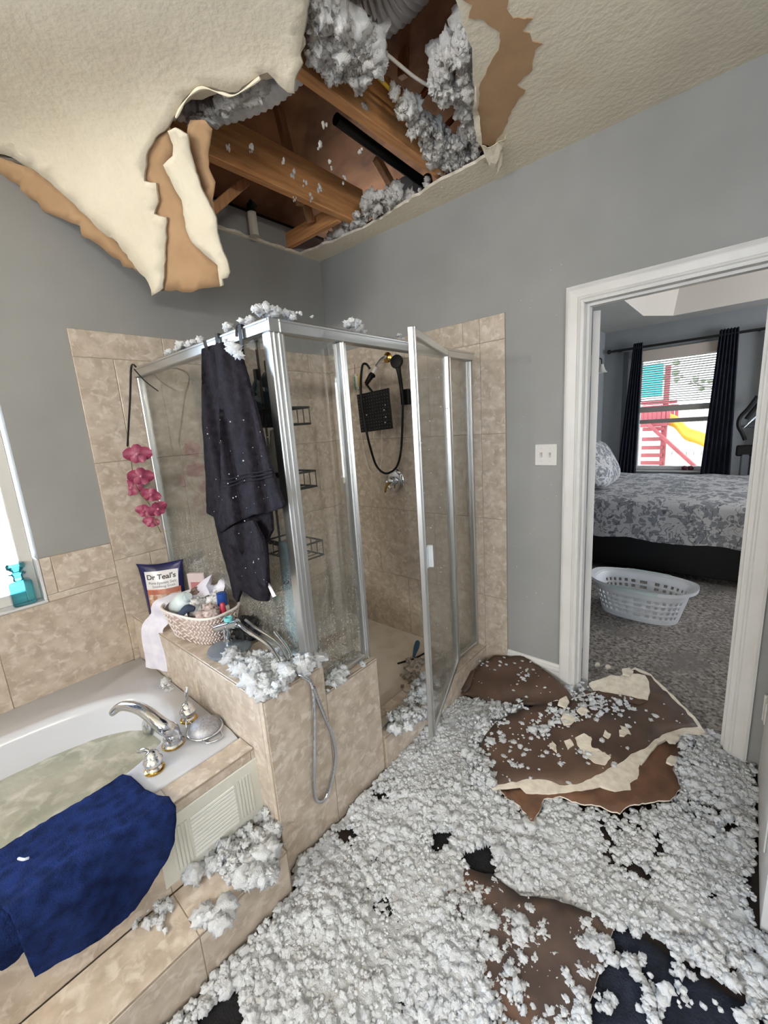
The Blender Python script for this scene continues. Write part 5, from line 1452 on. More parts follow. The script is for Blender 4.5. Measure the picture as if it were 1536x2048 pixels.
def pile(name, label, poly, z, n_, rmin, rmax, m_=M_INS, lift=.0, seed=0, zf=None, flat=.8, drop=0.0, plane=None, soft=False):
    r = random.Random(seed); P = []; R_ = []
    xs = [p[0] for p in poly]; ys = [p[1] for p in poly]
    t = 0
    while len(P) < n_ and t < n_ * 60:
        t += 1
        p = (r.uniform(min(xs), max(xs)), r.uniform(min(ys), max(ys)))
        if not inside(p, poly): continue
        if noise.noise(Vector((p[0] * .04, p[1] * .04, seed))) < -.25: continue
        q = plane(p) if plane else PZ(p, z)
        rad = r.uniform(rmin, rmax) * (1.3 if r.random() < .15 else 1)
        up = r.random() * lift * (1 + noise.noise(Vector((p[0] * .03, p[1] * .03, 1))))
        P.append((q.x, q.y, q.z + rad * .5 + up - r.random() * drop)); R_.append(rad)
    core = int(len(P) * .12)
    for k in range(core):
        x, y, z_ = P[k]; P.append((x, y, z_ + R_[k] * (.4 if zf else -.2))); R_.append(R_[k] * 2.3)
    o = clumps(name, P, R_, m_, None, flat, .0085, True, not soft)
    return tag(o, label, 'insulation', 'fallen insulation', 'stuff')
pile('insulation_pile', 'bright white insulation heaped on the end of the tiled ledge', [(448, 1325), (470, 1306), (520, 1318), (560, 1312), (590, 1305), (612, 1290), (640, 1296), (648, 1322), (630, 1338), (600, 1350), (575, 1375), (545, 1398), (515, 1396), (500, 1375), (470, 1345)], LEDGE, 560, .005, .012, lift=.035, seed=1)
pile('insulation_pile', 'insulation clinging to the low sill beside the glass', [(658, 1345), (672, 1338), (690, 1340), (700, 1350), (690, 1362), (672, 1378), (656, 1384), (652, 1365)], .617, 46, .006, .012, lift=.02, seed=2)
pile('insulation_pile', 'small crumbs of insulation on the sill next to the door opening', [(700, 1325), (722, 1318), (730, 1332), (712, 1340)], .617, 22, .003, .006, seed=3)
pile('insulation_pile', 'insulation heap on the tub step under the access panel', [(548, 1625), (562, 1650), (560, 1690), (548, 1760), (520, 1790), (490, 1780), (455, 1770), (430, 1740), (400, 1765), (370, 1772), (352, 1765), (375, 1735), (430, 1690), (470, 1650), (500, 1640)], .192, 620, .005, .0115, lift=.042, seed=4)
pile('insulation_pile', 'single round tuft of insulation on the step', [(405, 1815), (460, 1815), (462, 1850), (430, 1868), (402, 1850)], .192, 40, .006, .011, lift=.012, seed=5)
pile('insulation_pile', 'small tufts on the step below the navy towel', [(262, 1830), (340, 1790), (350, 1830), (335, 1870), (300, 1860), (268, 1858)], .192, 34, .005, .010, lift=.01, seed=6)
pile('insulation_pile', 'crumbs along the tub rim at the ledge', [(300, 1352), (335, 1365), (350, 1382), (335, 1386), (312, 1372)], TD + .006, 26, .003, .007, seed=7)
pile('insulation_pile', 'wet insulation washed against the inside of the curb', [(832, 1365), (858, 1350), (878, 1370), (872, 1420), (850, 1440), (800, 1470), (782, 1470), (776, 1440), (800, 1420), (820, 1395)], .213, 300, .005, .011, lift=.03, seed=8)
pile('insulation_pile', 'grubby insulation smear on the shower floor', [(812, 1320), (842, 1315), (850, 1345), (820, 1390), (790, 1410), (800, 1360)], .10, 60, .004, .010, mat('grubby_insulation', rgb(206, 196, 186), rgb(150, 138, 126), scale=40, rough=1.0), lift=.01, seed=9)
pile('insulation_pile', 'insulation between the casing and the slab', [(1120, 1360), (1160, 1365), (1200, 1375), (1270, 1395), (1285, 1420), (1240, 1425), (1180, 1440), (1130, 1450), (1090, 1480), (1060, 1480), (1050, 1455), (1090, 1425), (1130, 1412)], .115, 260, .003, .0075, lift=.012, seed=10)
pile('insulation_pile', 'insulation spilling over the left edge of the brown slab', [(945, 1440), (1000, 1418), (1040, 1405), (1050, 1425), (1012, 1455), (988, 1495), (972, 1540), (985, 1575), (945, 1575), (930, 1500)], .085, 330, .004, .010, lift=.035, seed=12)
# along the top of the shower frame
def header_tufts(label, pts, seed):
    r = random.Random(seed); P = []; R_ = []
    for (p, n_, sp_, rr_) in pts:
        for k in range(n_):
            q = PZ((p[0] + r.uniform(-sp_, sp_), p[1] + r.uniform(-3, 3)), HT)
            if seed == 1: q.y = GY + r.uniform(-.02, .02)
            P.append((q.x, q.y, HT + .008 + r.uniform(0, .018))); R_.append(r.uniform(.6, 1) * rr_)
    o = clumps('insulation_tufts', P, R_, M_INS, None, .8, .008)
    return tag(o, label, 'insulation', 'fallen insulation', 'stuff')
header_tufts('insulation caught on the left shower header', [((335, 712), 8, 8, .013), ((362, 702), 10, 12, .014), ((388, 694), 8, 8, .016), ((470, 668), 10, 10, .016), ((488, 655), 6, 8, .014)], 1)
header_tufts('insulation caught on the front shower header', [((522, 632), 14, 14, .015), ((545, 636), 12, 14, .014), ((580, 642), 7, 6, .015), ((602, 640), 3, 8, .008), ((706, 656), 14, 12, .016), ((722, 668), 8, 8, .015), ((798, 682), 5, 10, .011), ((624, 645), 2, 3, .006)], 2)
pile('insulation_tufts', 'white tufts hanging beside the top of the charcoal towel', [(448, 682), (466, 690), (482, 712), (470, 716), (456, 704)], 0, 16, .007, .012, seed=21, plane=lambda p: PY(p, -1.462))
pile('insulation_tufts', 'insulation stuck on the bottles behind the glass', [(508, 778), (530, 770), (540, 790), (532, 808), (512, 800)], 0, 16, .008, .014, seed=22, plane=lambda p: PY(p, -1.26))

# insulation in the hole
pile('attic_insulation', 'insulation bulging over the left side of the ceiling hole', [(628, 0), (675, 22), (690, 55), (715, 60), (735, 90), (770, 112), (768, 150), (738, 150), (722, 190), (700, 170), (668, 160), (628, 125)], 2.835, 1000, .006, .014, M_INSG, lift=.05, seed=31, flat=1.0, drop=.02, soft=True, zf=1)
pile('attic_insulation', 'insulation lying along the right side of the middle joist', [(782, 192), (815, 215), (850, 250), (885, 280), (930, 300), (960, 305), (945, 335), (885, 368), (862, 340), (835, 290), (800, 235)], 2.83, 700, .005, .012, M_INSG, lift=.05, seed=32, flat=1.0, soft=True, zf=1)
pile('attic_insulation', 'insulation hanging from the right edge of the hole', [(862, 175), (880, 120), (905, 100), (925, 50), (940, 90), (952, 190), (957, 275), (930, 280), (918, 220), (890, 215), (868, 200)], 2.825, 560, .005, .012, M_INSG, lift=.05, seed=33, flat=1.2, drop=.02, soft=True, zf=1)
pile('attic_insulation', 'insulation caught on the ceiling strip above the shower', [(640, 490), (690, 462), (712, 430), (750, 395), (785, 384), (808, 405), (850, 372), (865, 370), (815, 418), (760, 442), (700, 470), (655, 492)], 2.835, 240, .007, .015, M_INSG, lift=.03, seed=34, flat=1.0, drop=.015, soft=True, zf=1)
pile('attic_insulation', 'fuzzy band of insulation on the duct behind the sagging sheet', [(378, 262), (400, 235), (450, 212), (500, 185), (535, 160), (548, 175), (510, 200), (460, 230), (420, 255), (395, 275)], 2.80, 150, .006, .013, M_INSG, lift=.01, seed=35, soft=True, zf=1)
pile('attic_insulation', 'tuft stuck on the face of the middle joist', [(706, 212), (722, 205), (738, 232), (728, 255), (715, 240)], 2.86, 22, .007, .012, M_INSG, seed=36, soft=True, zf=1)
r = random.Random(77); P = []; R_ = []
for (x, y) in [(565, 325), (610, 365), (640, 375), (590, 395), (455, 290), (500, 300), (660, 330), (650, 255), (640, 290), (690, 360), (720, 300), (585, 345), (622, 395)]:
    for k in range(4):
        q = PZ((x + r.uniform(-4, 4), y + r.uniform(-8, 8)), 2.83); P.append(tuple(q)); R_.append(r.uniform(.003, .007))
o = clumps('attic_insulation', P, R_, M_INSG, None, 1.6, .02)
tag(o, 'flecks of insulation dangling among the joists', 'insulation', 'fallen insulation', 'stuff')
# flecks stuck on the towel, glass and wall
r = random.Random(78); P = []; R_ = []
for k in range(46):
    p = (r.uniform(412, 545), r.uniform(830, 1180)); P.append(tuple(PY(p, -1.456))); R_.append(r.choice([.0008, .001, .0012, .0022]))
for k in range(40):
    p = (r.uniform(830, 905), r.uniform(720, 1350)); y = r.uniform(-.85, -.35)
    q = HG.lerp(FE, r.random()); P.append((q.x + .006, q.y - .002, r.uniform(.4, 1.9))); R_.append(r.choice([.0015, .002, .003]))
for k in range(24):
    P.append((r.uniform(1.42, 1.69), -.002, r.uniform(.4, 2.4))); R_.append(r.choice([.001, .0015]))
for p in [(735, 830), (772, 810), (773, 834), (772, 845), (770, 820)]:
    P.append(tuple(ctr + (PY(p, ctr.y) - ctr) + Vector((0, -.008, 0)))); R_.append(.004)
o = clumps('insulation_flecks', P, R_, M_INS, None, 1.0, .02)
tag(o, 'tiny white flecks stuck on towel, shower door and wall', 'insulation', 'fallen insulation', 'stuff')
# ================================================================== BEDROOM
YF = 4.70
BC = 2.72
struct(MB().box(.6, 5.2, .06, YF + .1, -.08, 0).build('floor', M_CARPET), 'mottled grey carpet in the bedroom')
M_WALLB = mat('grey_blue_paint', rgb(150, 153, 155), rgb(144, 147, 149), scale=3, rough=.75, bump=.2, bscale=90, dist=.001)
WX0, WX1, WBZ0, WBZ1 = 1.17, 2.10, .775, 2.40
w = MB().box(.6, WX0, YF, YF + .12, 0, BC + .4).box(WX1, 5.2, YF, YF + .12, 0, BC + .4).box(WX0, WX1, YF, YF + .12, 0, WBZ0).box(WX0, WX1, YF, YF + .12, WBZ1, BC + .4)
struct(w.build('wall_bedroom_back', M_WALLB), 'grey bedroom wall with window')
struct(MB().box(.63, .75, .12, YF, 0, BC + .4).build('wall_bedroom_left', M_WALLB), 'grey bedroom wall behind the bed head')
w = MB().box(5.0, 5.12, .12, 2.0, 0, BC + .4).box(5.0, 5.12, 3.8, YF, 0, BC + .4).box(5.0, 5.12, 2.0, 3.8, 0, .75).box(5.0, 5.12, 2.0, 3.8, 2.45, BC + .4)  # unseen opening, added to let the fill light in
struct(w.build('wall_bedroom_right', M_WALLB), 'grey bedroom wall with the side window')
# tray ceiling: soffit ring and raised middle
t0 = PZ((1284, 632), BC); t1 = PZ((1249, 600), BC); t2 = PZ((1347, 632), BC)
TX0, TYB = 1.34, 4.28
tray = [(1.354, .9), (1.345, 3.92), (1.60, 4.29), (4.6, 4.29), (4.6, .9)]
pts = [Vector(p) for p in [(.62, .12), (.62, YF), (5.1, YF), (5.1, .12)]] + [Vector(p) for p in tray]
edges = [(i, (i + 1) % 4) for i in range(4)] + [(4 + i, 4 + (i + 1) % 5) for i in range(5)]
v2, _, f2, *_ = delaunay_2d_cdt(pts, edges, [], 1, 1e-6)
keep = [list(q) for q in f2 if not inside(sum((v2[i] for i in q), Vector((0, 0))) / len(q), tray)]
M_CEILB = mat('bedroom_ceiling', rgb(190, 188, 184), rgb(182, 180, 176), scale=4, rough=.9, bump=.5, bscale=50, dist=.004)
cb = mk('ceiling_bedroom', [(p.x, p.y, BC) for p in v2], keep, M_CEILB)
struct(fix_normals(cb), 'bedroom tray ceiling')
tv_ = [(x, y, BC) for x, y in tray] + [(x + (.05 if x < 2 else -.05), y + (.05 if y < 2 else -.05), BC + .30) for x, y in tray]
M_TRAY = mat('tray_white', rgb(226, 218, 208), rough=.7)
o = mk('tray_recess', tv_, [(i, (i + 1) % 5, 5 + (i + 1) % 5, 5 + i) for i in range(5)] + [(5, 6, 7, 8, 9)], M_TRAY, cb)

# window with sashes
w2 = thing('window_2', 'white bedroom window with the blind half down', None, (1.63, YF, WBZ0), None, 'structure')
f = MB()
yy = YF + .03
f.bbox(WX0, WX0 + .06, yy, yy + .06, WBZ0, WBZ1, .004).bbox(WX1 - .06, WX1, yy, yy + .06, WBZ0, WBZ1, .004).bbox(WX0 + .06, WX1 - .06, yy, yy + .06, WBZ0, WBZ0 + .05, .004).bbox(WX0 + .06, WX1 - .06, yy, yy + .06, WBZ1 - .06, WBZ1, .004)
f.build('window_frame', M_WHITE, w2)
M_SASH = mat('sash_grey', rgb(150, 144, 138), rough=.5)
MB().bbox(WX0 + .06, WX1 - .06, yy + .005, yy + .05, 1.42, 1.475, .004).build('meeting_rail', M_SASH, w2)
MB().box(WX0 + .06, WX1 - .06, yy + .03, yy + .034, WBZ0 + .05, 1.42).build('pane', M_PANE, w2)
MB().box(WX0 + .06, WX1 - .06, yy + .03, yy + .034, 1.475, WBZ1 - .06).build('pane', M_PANE, w2)
MB().bbox(WX0 - .03, WX1 + .03, YF - .04, YF + .03, WBZ0 - .025, WBZ0, .004).build('window_sill', M_WHITE, w2)
# blind
bd_ = thing('window_blind', 'white slatted blind half lowered in the bedroom window', 'blind', (1.63, YF - .02, 1.60))
M_SLAT = mat('slat_backlit', rgb(168, 164, 160), rough=.5)  # white slats toned grey: their backlit shade is put into the colour
MB().bbox(WX0 + .005, WX1 - .005, YF - .045, YF + .015, 2.27, 2.40, .004).build('valance', mat('valance_tan', rgb(200, 186, 174), rough=.5), bd_)
nsl = 20
for i in range(nsl):
    z = 1.70 + (2.26 - 1.70) * i / (nsl - 1)
    Ms = Matrix.Translation((1.635, YF - .012, z)) @ Matrix.Rotation(math.radians(-11), 4, 'X')
    MB().bbox(-.44, .44, -.022, .022, -.0018, .0018, .0008, Ms).build('slat', M_SLAT, bd_)
MB().bbox(1.195, 2.075, YF - .04, YF + .012, 1.575, 1.65, .004).build('bottom_rail', M_SASH, bd_)
MB().tube([(1.40, YF - .036, 2.27), (1.40, YF - .036, 1.65)], .002, 5).tube([(1.87, YF - .036, 2.27), (1.87, YF - .036, 1.65)], .002, 5).build('ladder_cords', M_SLAT, bd_)
# curtain rod and curtains
rod = thing('curtain_rod', 'black curtain rod across the bedroom window', 'curtain rod', (1.7, 4.6, 2.44))
MB().tube([(.87, 4.61, 2.445), (2.95, 4.61, 2.445)], .016, 12).build('rod', M_BLACKM, rod)
auto_smooth(MB().lathe([(.005, 0), (.026, .01), (.030, .03), (.022, .05), (.012, .055), (.012, .07)], 16, Matrix.Translation((.80, 4.61, 2.445)) @ Matrix.Rotation(math.radians(90), 4, 'Y')).build('finial', M_BLACKM, rod), 40)
for xx in (.95, 2.42):
    MB().bbox(xx - .012, xx + .012, 4.60, YF - .001, 2.43, 2.46, .003).build('bracket', M_BLACKM, rod)
M_CURT = mat('navy_curtain', rgb(32, 36, 52), rgb(24, 27, 40), scale=12, rough=.95)
def curtain(xt0, xt1, xb0, xb1, label, y=4.60, zb=.05, m_=M_CURT, zt=2.50, folds=5):
    v = []; f = []; nu, nv = 49, 12
    for side in (0, 1):
        for j in range(nv):
            t = j / (nv - 1); z = zt + (zb - zt) * t
            a = xt0 + (xb0 - xt0) * t; b = xt1 + (xb1 - xt1) * t
            for i in range(nu):
                s = i / (nu - 1)
                v.append((a + (b - a) * s, y + .028 * math.sin(s * folds * 2 * math.pi + .6 * t) * (.8 + .3 * t) + side * .004, z + (.012 * abs(math.sin(s * folds * math.pi)) if j == 0 else 0)))
    for side in (0, 1):
        for j in range(nv - 1):
            for i in range(nu - 1):
                q = [side * nu * nv + j * nu + i, side * nu * nv + j * nu + i + 1, side * nu * nv + (j + 1) * nu + i + 1, side * nu * nv + (j + 1) * nu + i]
                f.append(q if side == 0 else q[::-1])
    o = fix_normals(mk('curtain', v, f, m_, None, True))
    return tag(o, label, 'curtain', 'bedroom curtains')
curtain(1.13, 1.24, .95, 1.235, 'narrow dark navy curtain left of the bedroom window')
curtain(2.05, 2.235, 1.945, 2.30, 'wide dark navy curtain right of the bedroom window', folds=6)
curtain(2.52, 2.75, 2.46, 2.72, 'dark navy curtain behind the exercise machine at the right door jamb', zt=2.40, folds=4)
o = MB().bbox(1.0, 1.06, 4.685, 4.699, .8, 2.42, .002).build('shade_panel', mat('grey_shade', rgb(96, 98, 102), rough=.8)); tag(o, 'narrow grey panel beside the left curtain', 'panel')

# bed
bed = thing('bed', 'bed with grey floral cover and black base', 'bed', (1.9, 3.5, 0))
def floral(name):
    m_ = bpy.data.materials.new(name); m_.use_nodes = True
    nt = m_.node_tree; N = nt.nodes; L = nt.links; b = N['Principled BSDF']; b.inputs['Roughness'].default_value = .9
    tc = N.new('ShaderNodeTexCoord')
    nz = N.new('ShaderNodeTexNoise'); nz.inputs['Scale'].default_value = 7; nz.inputs['Detail'].default_value = 2; L.new(tc.outputs['Object'], nz.inputs['Vector'])
    ad = N.new('ShaderNodeVectorMath'); ad.operation = 'MULTIPLY_ADD'; L.new(nz.outputs['Color'], ad.inputs[0]); ad.inputs[1].default_value = (.16, .16, .16); L.new(tc.outputs['Object'], ad.inputs[2])
    vo = N.new('ShaderNodeTexVoronoi'); vo.inputs['Scale'].default_value = 7.5; L.new(ad.outputs[0], vo.inputs['Vector'])
    # petals: rings of the cell distance
    sn = N.new('ShaderNodeMath'); sn.operation = 'SINE'; mu = N.new('ShaderNodeMath'); mu.operation = 'MULTIPLY'; mu.inputs[1].default_value = 24; L.new(vo.outputs['Distance'], mu.inputs[0]); L.new(mu.outputs[0], sn.inputs[0])
    v3 = N.new('ShaderNodeTexVoronoi'); v3.inputs['Scale'].default_value = 24; L.new(ad.outputs[0], v3.inputs['Vector'])
    l3 = N.new('ShaderNodeMath'); l3.operation = 'LESS_THAN'; l3.inputs[1].default_value = .62; L.new(v3.outputs['Distance'], l3.inputs[0])
    lt = N.new('ShaderNodeMath'); lt.operation = 'LESS_THAN'; lt.inputs[1].default_value = .56; L.new(vo.outputs['Distance'], lt.inputs[0])
    k = N.new('ShaderNodeMath'); k.operation = 'MULTIPLY'; L.new(l3.outputs[0], k.inputs[0]); L.new(lt.outputs[0], k.inputs[1])
    n2 = N.new('ShaderNodeTexNoise'); n2.inputs['Scale'].default_value = 9; n2.inputs['Detail'].default_value = 1.5; n2.inputs['Distortion'].default_value = 1.4; L.new(tc.outputs['Object'], n2.inputs['Vector'])
    r2 = N.new('ShaderNodeValToRGB'); e = r2.color_ramp.elements; e[0].position = .475; e[0].color = (0, 0, 0, 1); e[1].position = .525; e[1].color = (0, 0, 0, 1)
    x_ = r2.color_ramp.elements.new(.50); x_.color = (1, 1, 1, 1); L.new(n2.outputs['Fac'], r2.inputs[0])
    m1 = N.new('ShaderNodeMix'); m1.data_type = 'RGBA'; m1.inputs[6].default_value = rgb(200, 199, 201); m1.inputs[7].default_value = rgb(140, 142, 148); L.new(k.outputs[0], m1.inputs[0])
    m2 = N.new('ShaderNodeMix'); m2.data_type = 'RGBA'; L.new(m1.outputs[2], m2.inputs[6]); m2.inputs[7].default_value = rgb(84, 85, 92); L.new(r2.outputs[0], m2.inputs[0])
    L.new(m2.outputs[2], b.inputs['Base Color'])
    MATS[name] = m_
    return m_
M_FLOR = floral('grey_floral')
BX0, BX1, BY0, BY1, BZT = .80, 2.95, 2.40, 4.26, .75
# cover: rounded top with hanging skirt, one sheet
cv = []; cf = []
prof = [(0, .36), (.004, .50), (.006, .64), (.012, .70), (.035, .735), (.08, .752), (.3, .765), (.9, .785), (1.6, .795), (1.78, .79), (1.825, .77), (1.848, .73), (1.852, .64), (1.856, .50), (1.86, .36)]
nx = 44
for i in range(nx):
    x = BX0 + (BX1 - BX0) * i / (nx - 1)
    for (dy, z) in prof:
        wv_ = (.012 * math.sin(x * 17) + .008 * math.sin(x * 41)) if z < .66 else .0
        cv.append((x, BY0 + dy + wv_ * (1 if dy < 1 else -1), z + (.012 * noise.noise(Vector((x * 4, dy * 4, 0))) if z > .7 else 0) + (.012 * math.sin(x * 9) if z < .4 else 0)))
kp_ = len(prof)
for i in range(nx - 1):
    for j in range(kp_ - 1): cf.append((i * kp_ + j, (i + 1) * kp_ + j, (i + 1) * kp_ + j + 1, i * kp_ + j + 1))
cf.append([(nx - 1) * kp_ + j for j in range(kp_)]); cf.append([j for j in range(kp_)][::-1])
fix_normals(mk('bed_cover', cv, cf, M_FLOR, bed, True))
MB().bbox(BX0 + .02, BX1 - .02, BY0 + .03, BY1 - .03, .055, .42, .008).build('bed_base', M_BLACK, bed)
for xx in (BX0 + .1, BX1 - .46):
    for y_ in (BY0 + .08, BY1 - .1): MB().bbox(xx - .03, xx + .03, y_ - .03, y_ + .03, 0.001, .06, .004).build('bed_foot', M_BLACK, bed)
MB().bbox(.758, .798, BY0 - .02, BY1 + .02, .05, 1.0, .01).build('headboard', M_BLACK, bed)
# pillow leaning on the head
def pillow(c, lx, ly, lz, rot, label):
    bm = bmesh.new(); bmesh.ops.create_icosphere(bm, subdivisions=4, radius=1)
    vs = []
    for v in bm.verts:
        x, y, z = v.co
        e = .55
        q = Vector((lx * math.copysign(abs(x) ** e, x), ly * math.copysign(abs(y) ** e, y), lz * math.copysign(abs(z) ** .9, z) * (1 - .35 * (abs(x) ** 4 + abs(y) ** 4) / 2)))
        vs.append(Matrix.Translation(c) @ rot @ q)
    fs = [[w_.index for w_ in f_.verts] for f_ in bm.faces]; bm.free()
    o = mk('pillow', vs, fs, M_FLOR, None, True)
    return tag(o, label, 'pillow', 'bed pillows')
pillow(Vector((1.10, 3.12, 1.03)), .28, .46, .14, Matrix.Rotation(math.radians(62), 4, 'Y'), 'floral pillow leaning against the bed head')
# wall lamp over the bed head
sl = PX((1203, 738), .86)
lm = thing('wall_lamp', 'wall lamp with white bell shade over the bed head', 'lamp', sl)
auto_smooth(MB().lathe([(.022, .06), (.03, .03), (.05, -.02), (.075, -.05)], 20, Matrix.Translation(sl), cap=False).build('lamp_shade', mat('frosted_shade', rgb(216, 214, 208), rough=.4), lm), 60)
MB().tube(catmull([(.752, sl.y, sl.z + .04), (.80, sl.y, sl.z + .13), (.85, sl.y, sl.z + .13), (sl.x, sl.y, sl.z + .06)], 6), .008, 8).lathe([(.045, 0), (.04, .012)], 16, Matrix.Translation((.7515, sl.y, sl.z + .04)) @ Matrix.Rotation(math.radians(90), 4, 'Y')).build('lamp_arm', M_BLACKM, lm)
# small dark red pair on the sill
cx_ = PY((1375, 936), YF - .01)
o = thing('sill_toy', 'pair of dark red round toys on the bedroom window sill', 'toy', (cx_.x, YF - .01, WBZ0))
for dx in (-.035, .035):
    auto_smooth(MB().lathe([(.004, 0), (.026, .006), (.034, .03), (.026, .054), (.004, .06)], 14, Matrix.Translation((cx_.x + dx, YF - .012, WBZ0 + .001))).build('toy_ball', mat('maroon', rgb(86, 30, 40), rough=.5), o), 60)

# laundry basket
lb = thing('laundry_basket', 'white plastic laundry basket with square holes on the carpet', 'laundry basket', (1.86, 1.45, 0))
LM = Matrix.Translation((1.855, 1.47, .002)) @ Matrix.Rotation(math.radians(-4), 4, 'Z')
nr, nz_ = 72, 13
def lring(t):
    a = .265 + .07 * t; b = .170 + .055 * t
    out = []
    for i in range(nr):
        an = 2 * math.pi * i / nr; c_, s_ = math.cos(an), math.sin(an)
        out.append(LM @ Vector((a * math.copysign(abs(c_) ** .72, c_), b * math.copysign(abs(s_) ** .72, s_), t * .265)))
    return out
lv_ = []; lf = []
rows_z = [0, .12, .18, .27, .34, .43, .50, .59, .66, .75, .82, .92, 1.0]
for t in rows_z: lv_ += lring(t)
for j in range(nz_ - 1):
    for i in range(nr):
        an = (i + .5) / nr * 360
        side = (25 < an < 155) or (205 < an < 335)
        if j in (2, 4, 6, 8) and side and i % 2 == 0: continue
        lf.append((j * nr + i, j * nr + (i + 1) % nr, (j + 1) * nr + (i + 1) % nr, (j + 1) * nr + i))
lf.append(list(range(nr))[::-1])
M_BASKET = mat('white_plastic', rgb(216, 218, 222), rgb(206, 208, 212), scale=4, rough=.4)
o = mk('basket_body', lv_, lf, M_BASKET, lb)
sd_ = o.modifiers.new('wall', 'SOLIDIFY'); sd_.thickness = .005; sd_.offset = 0
auto_smooth(o, 50)
rim = lring(1.0)
rim2 = []
for i, p in enumerate(rim):
    c_ = LM @ Vector((0, 0, .265)); d = (p - c_)
    an = abs(math.cos(2 * math.pi * i / nr))
    rim2.append(p + d.normalized() * (.012 + .03 * an ** 6) + Vector((0, 0, .006 + .012 * an ** 6)))
v = []; f = []
for p, q in zip(rim, rim2):
    v += [p + Vector((0, 0, .008)), q + Vector((0, 0, .008)), q - Vector((0, 0, .018)), p - Vector((0, 0, .008))]
for i in range(nr):
    j = (i + 1) % nr
    for k in range(4): f.append((i * 4 + k, i * 4 + (k + 1) % 4, j * 4 + (k + 1) % 4, j * 4 + k))
auto_smooth(fix_normals(mk('basket_rim', v, f, M_BASKET, lb)), 60)
M_GRIP = mat('pale_green_grip', rgb(176, 190, 190), rough=.45)
for s_ in (1, -1):
    i0 = 18 if s_ == 1 else 54
    v = []; f = []
    rg = [(i0 + k) % nr for k in range(-4, 5)]
    for i in rg:
        p, q = rim[i], rim2[i]
        v += [p + Vector((0, 0, .0105)), q + Vector((0, 0, .0105)) + (q - p).normalized() * .003, q - Vector((0, 0, .024)) + (q - p).normalized() * .003]
    for i in range(len(rg) - 1):
        for k in range(2): f.append((i * 3 + k, i * 3 + k + 1, (i + 1) * 3 + k + 1, (i + 1) * 3 + k))
    mk('grip', v, f, M_GRIP, lb, True)

# elliptical trainer behind the bed
YE = 4.44
el = thing('exercise_machine', 'grey and black exercise machine behind the bed', 'exercise machine', (2.45, YE, 0))
def ep(p, dy=0.0): return PY(p, YE + dy)
M_EG = mat('machine_grey', rgb(96, 99, 104), rough=.45)
MB().tube(catmull([ep((1515, 792)), ep((1498, 815)), ep((1480, 835)), ep((1477, 852)), ep((1484, 866)), ep((1490, 880))], 6), .020, 10).build('handlebar', M_BLACK, el)
MB().tube(catmull([ep((1526, 798), .1), ep((1508, 818), .1), ep((1492, 838), .1)], 6), .020, 10).build('handlebar', M_BLACK, el)
MB().tube([ep((1528, 818)), ep((1488, 856))], .014, 10).build('chrome_arm', M_CHROME, el)
MB().tube([ep((1482, 852), .02), ep((1512, 853), .02)], .014, 10).build('cross_bar', M_EG, el)
a = ep((1478, 902)); b_ = ep((1498, 892))
MB().bbox(min(a.x, b_.x) - .03, b_.x + .06, YE - .05, YE + .05, a.z - .06, a.z + .07, .02, None, 3).build('console', M_BLACK, el)
zt_ = ep((1488, 905)).z
MB().bbox(a.x + .02, a.x + .11, YE - .05, YE + .05, .2, zt_, .02, None, 3).build('mast', M_EG, el)
MB().bbox(2.25, 2.95, YE - .09, YE + .09, .001, .45, .06, None, 4).build('flywheel_housing', M_EG, el)
MB().tube(catmull([ep((1525, 850), -.05), ep((1515, 880), -.05), ep((1508, 940), -.05), ep((1506, 1010), -.05)], 6), .03, 10).build('swing_arm', M_EG, el)

# ================================================================== OUTSIDE THE BEDROOM WINDOW
M_GRASS = mat('dry_lawn', rgb(196, 196, 170), rgb(170, 172, 140), scale=3, rough=1)
struct(MB().box(-14, 16, YF + .13, 26, -.35, -.25).build('ground', M_GRASS), 'pale lawn outside the bedroom window')
M_REDW = mat('red_stained_wood', rgb(178, 92, 98), rgb(158, 78, 84), scale=6, rough=.7)
YP = 9.0
def op(p, y=YP): return PY(p, y)
pl = thing('play_set', 'red wooden play set with teal canopy beyond the window', 'playground', (1.0, YP, -.25))
def post(p, y=YP, w_=.10, name='post', top=None):
    q = op(p, y); MB().bbox(q.x - w_ / 2, q.x + w_ / 2, y - w_ / 2, y + w_ / 2, -.25, q.z, .01).build(name, M_REDW, pl)
post((1337, 730)); post((1272, 730)); post((1337, 730), YP + 1.3); post((1272, 735), YP + 1.3)
q0 = op((1282, 796)); q1 = op((1329, 735))
# canopy: two sloped panels and a drop
MB().bbox(op((1270, 800)).x, q1.x, YP - .12, YP - .10, q0.z, op((1300, 730)).z, .004).build('canopy', mat('teal_canvas', rgb(70, 186, 190), rough=.7), pl)
for yy_ in (YP - .06, YP + 1.3):
    for i in range(9):
        x = op((1268, 820)).x + (op((1338, 820)).x - op((1268, 820)).x) * i / 8
        MB().bbox(x - .035, x + .035, yy_ - .012, yy_ + .012, op((1300, 850)).z, op((1300, 812)).z, .004).build('picket', M_REDW, pl)
    for py_ in (806, 815, 850):
        zc = op((1300, py_)).z
        MB().bbox(op((1266, 800)).x, op((1339, 800)).x, yy_ - .03, yy_ + .03, zc - .04, zc + .04, .005).build('rail', M_REDW, pl)
for py_ in (858, 878, 895, 910, 925):
    zc = op((1300, py_)).z
    MB().bbox(op((1285, 880)).x, op((1328, 880)).x, YP - .08, YP - .04, zc - .04, zc + .04, .005).build('rung', M_REDW, pl)
a, b_ = op((1296, 848), YP - .2), op((1392, 935), YP - .2)
d = b_ - a; Mw = Matrix.Translation(a) @ d.to_track_quat('Z', 'Y').to_matrix().to_4x4()
MB().bbox(-.07, .07, -.03, .03, 0, d.length, .006, Mw).build('brace', M_REDW, pl)
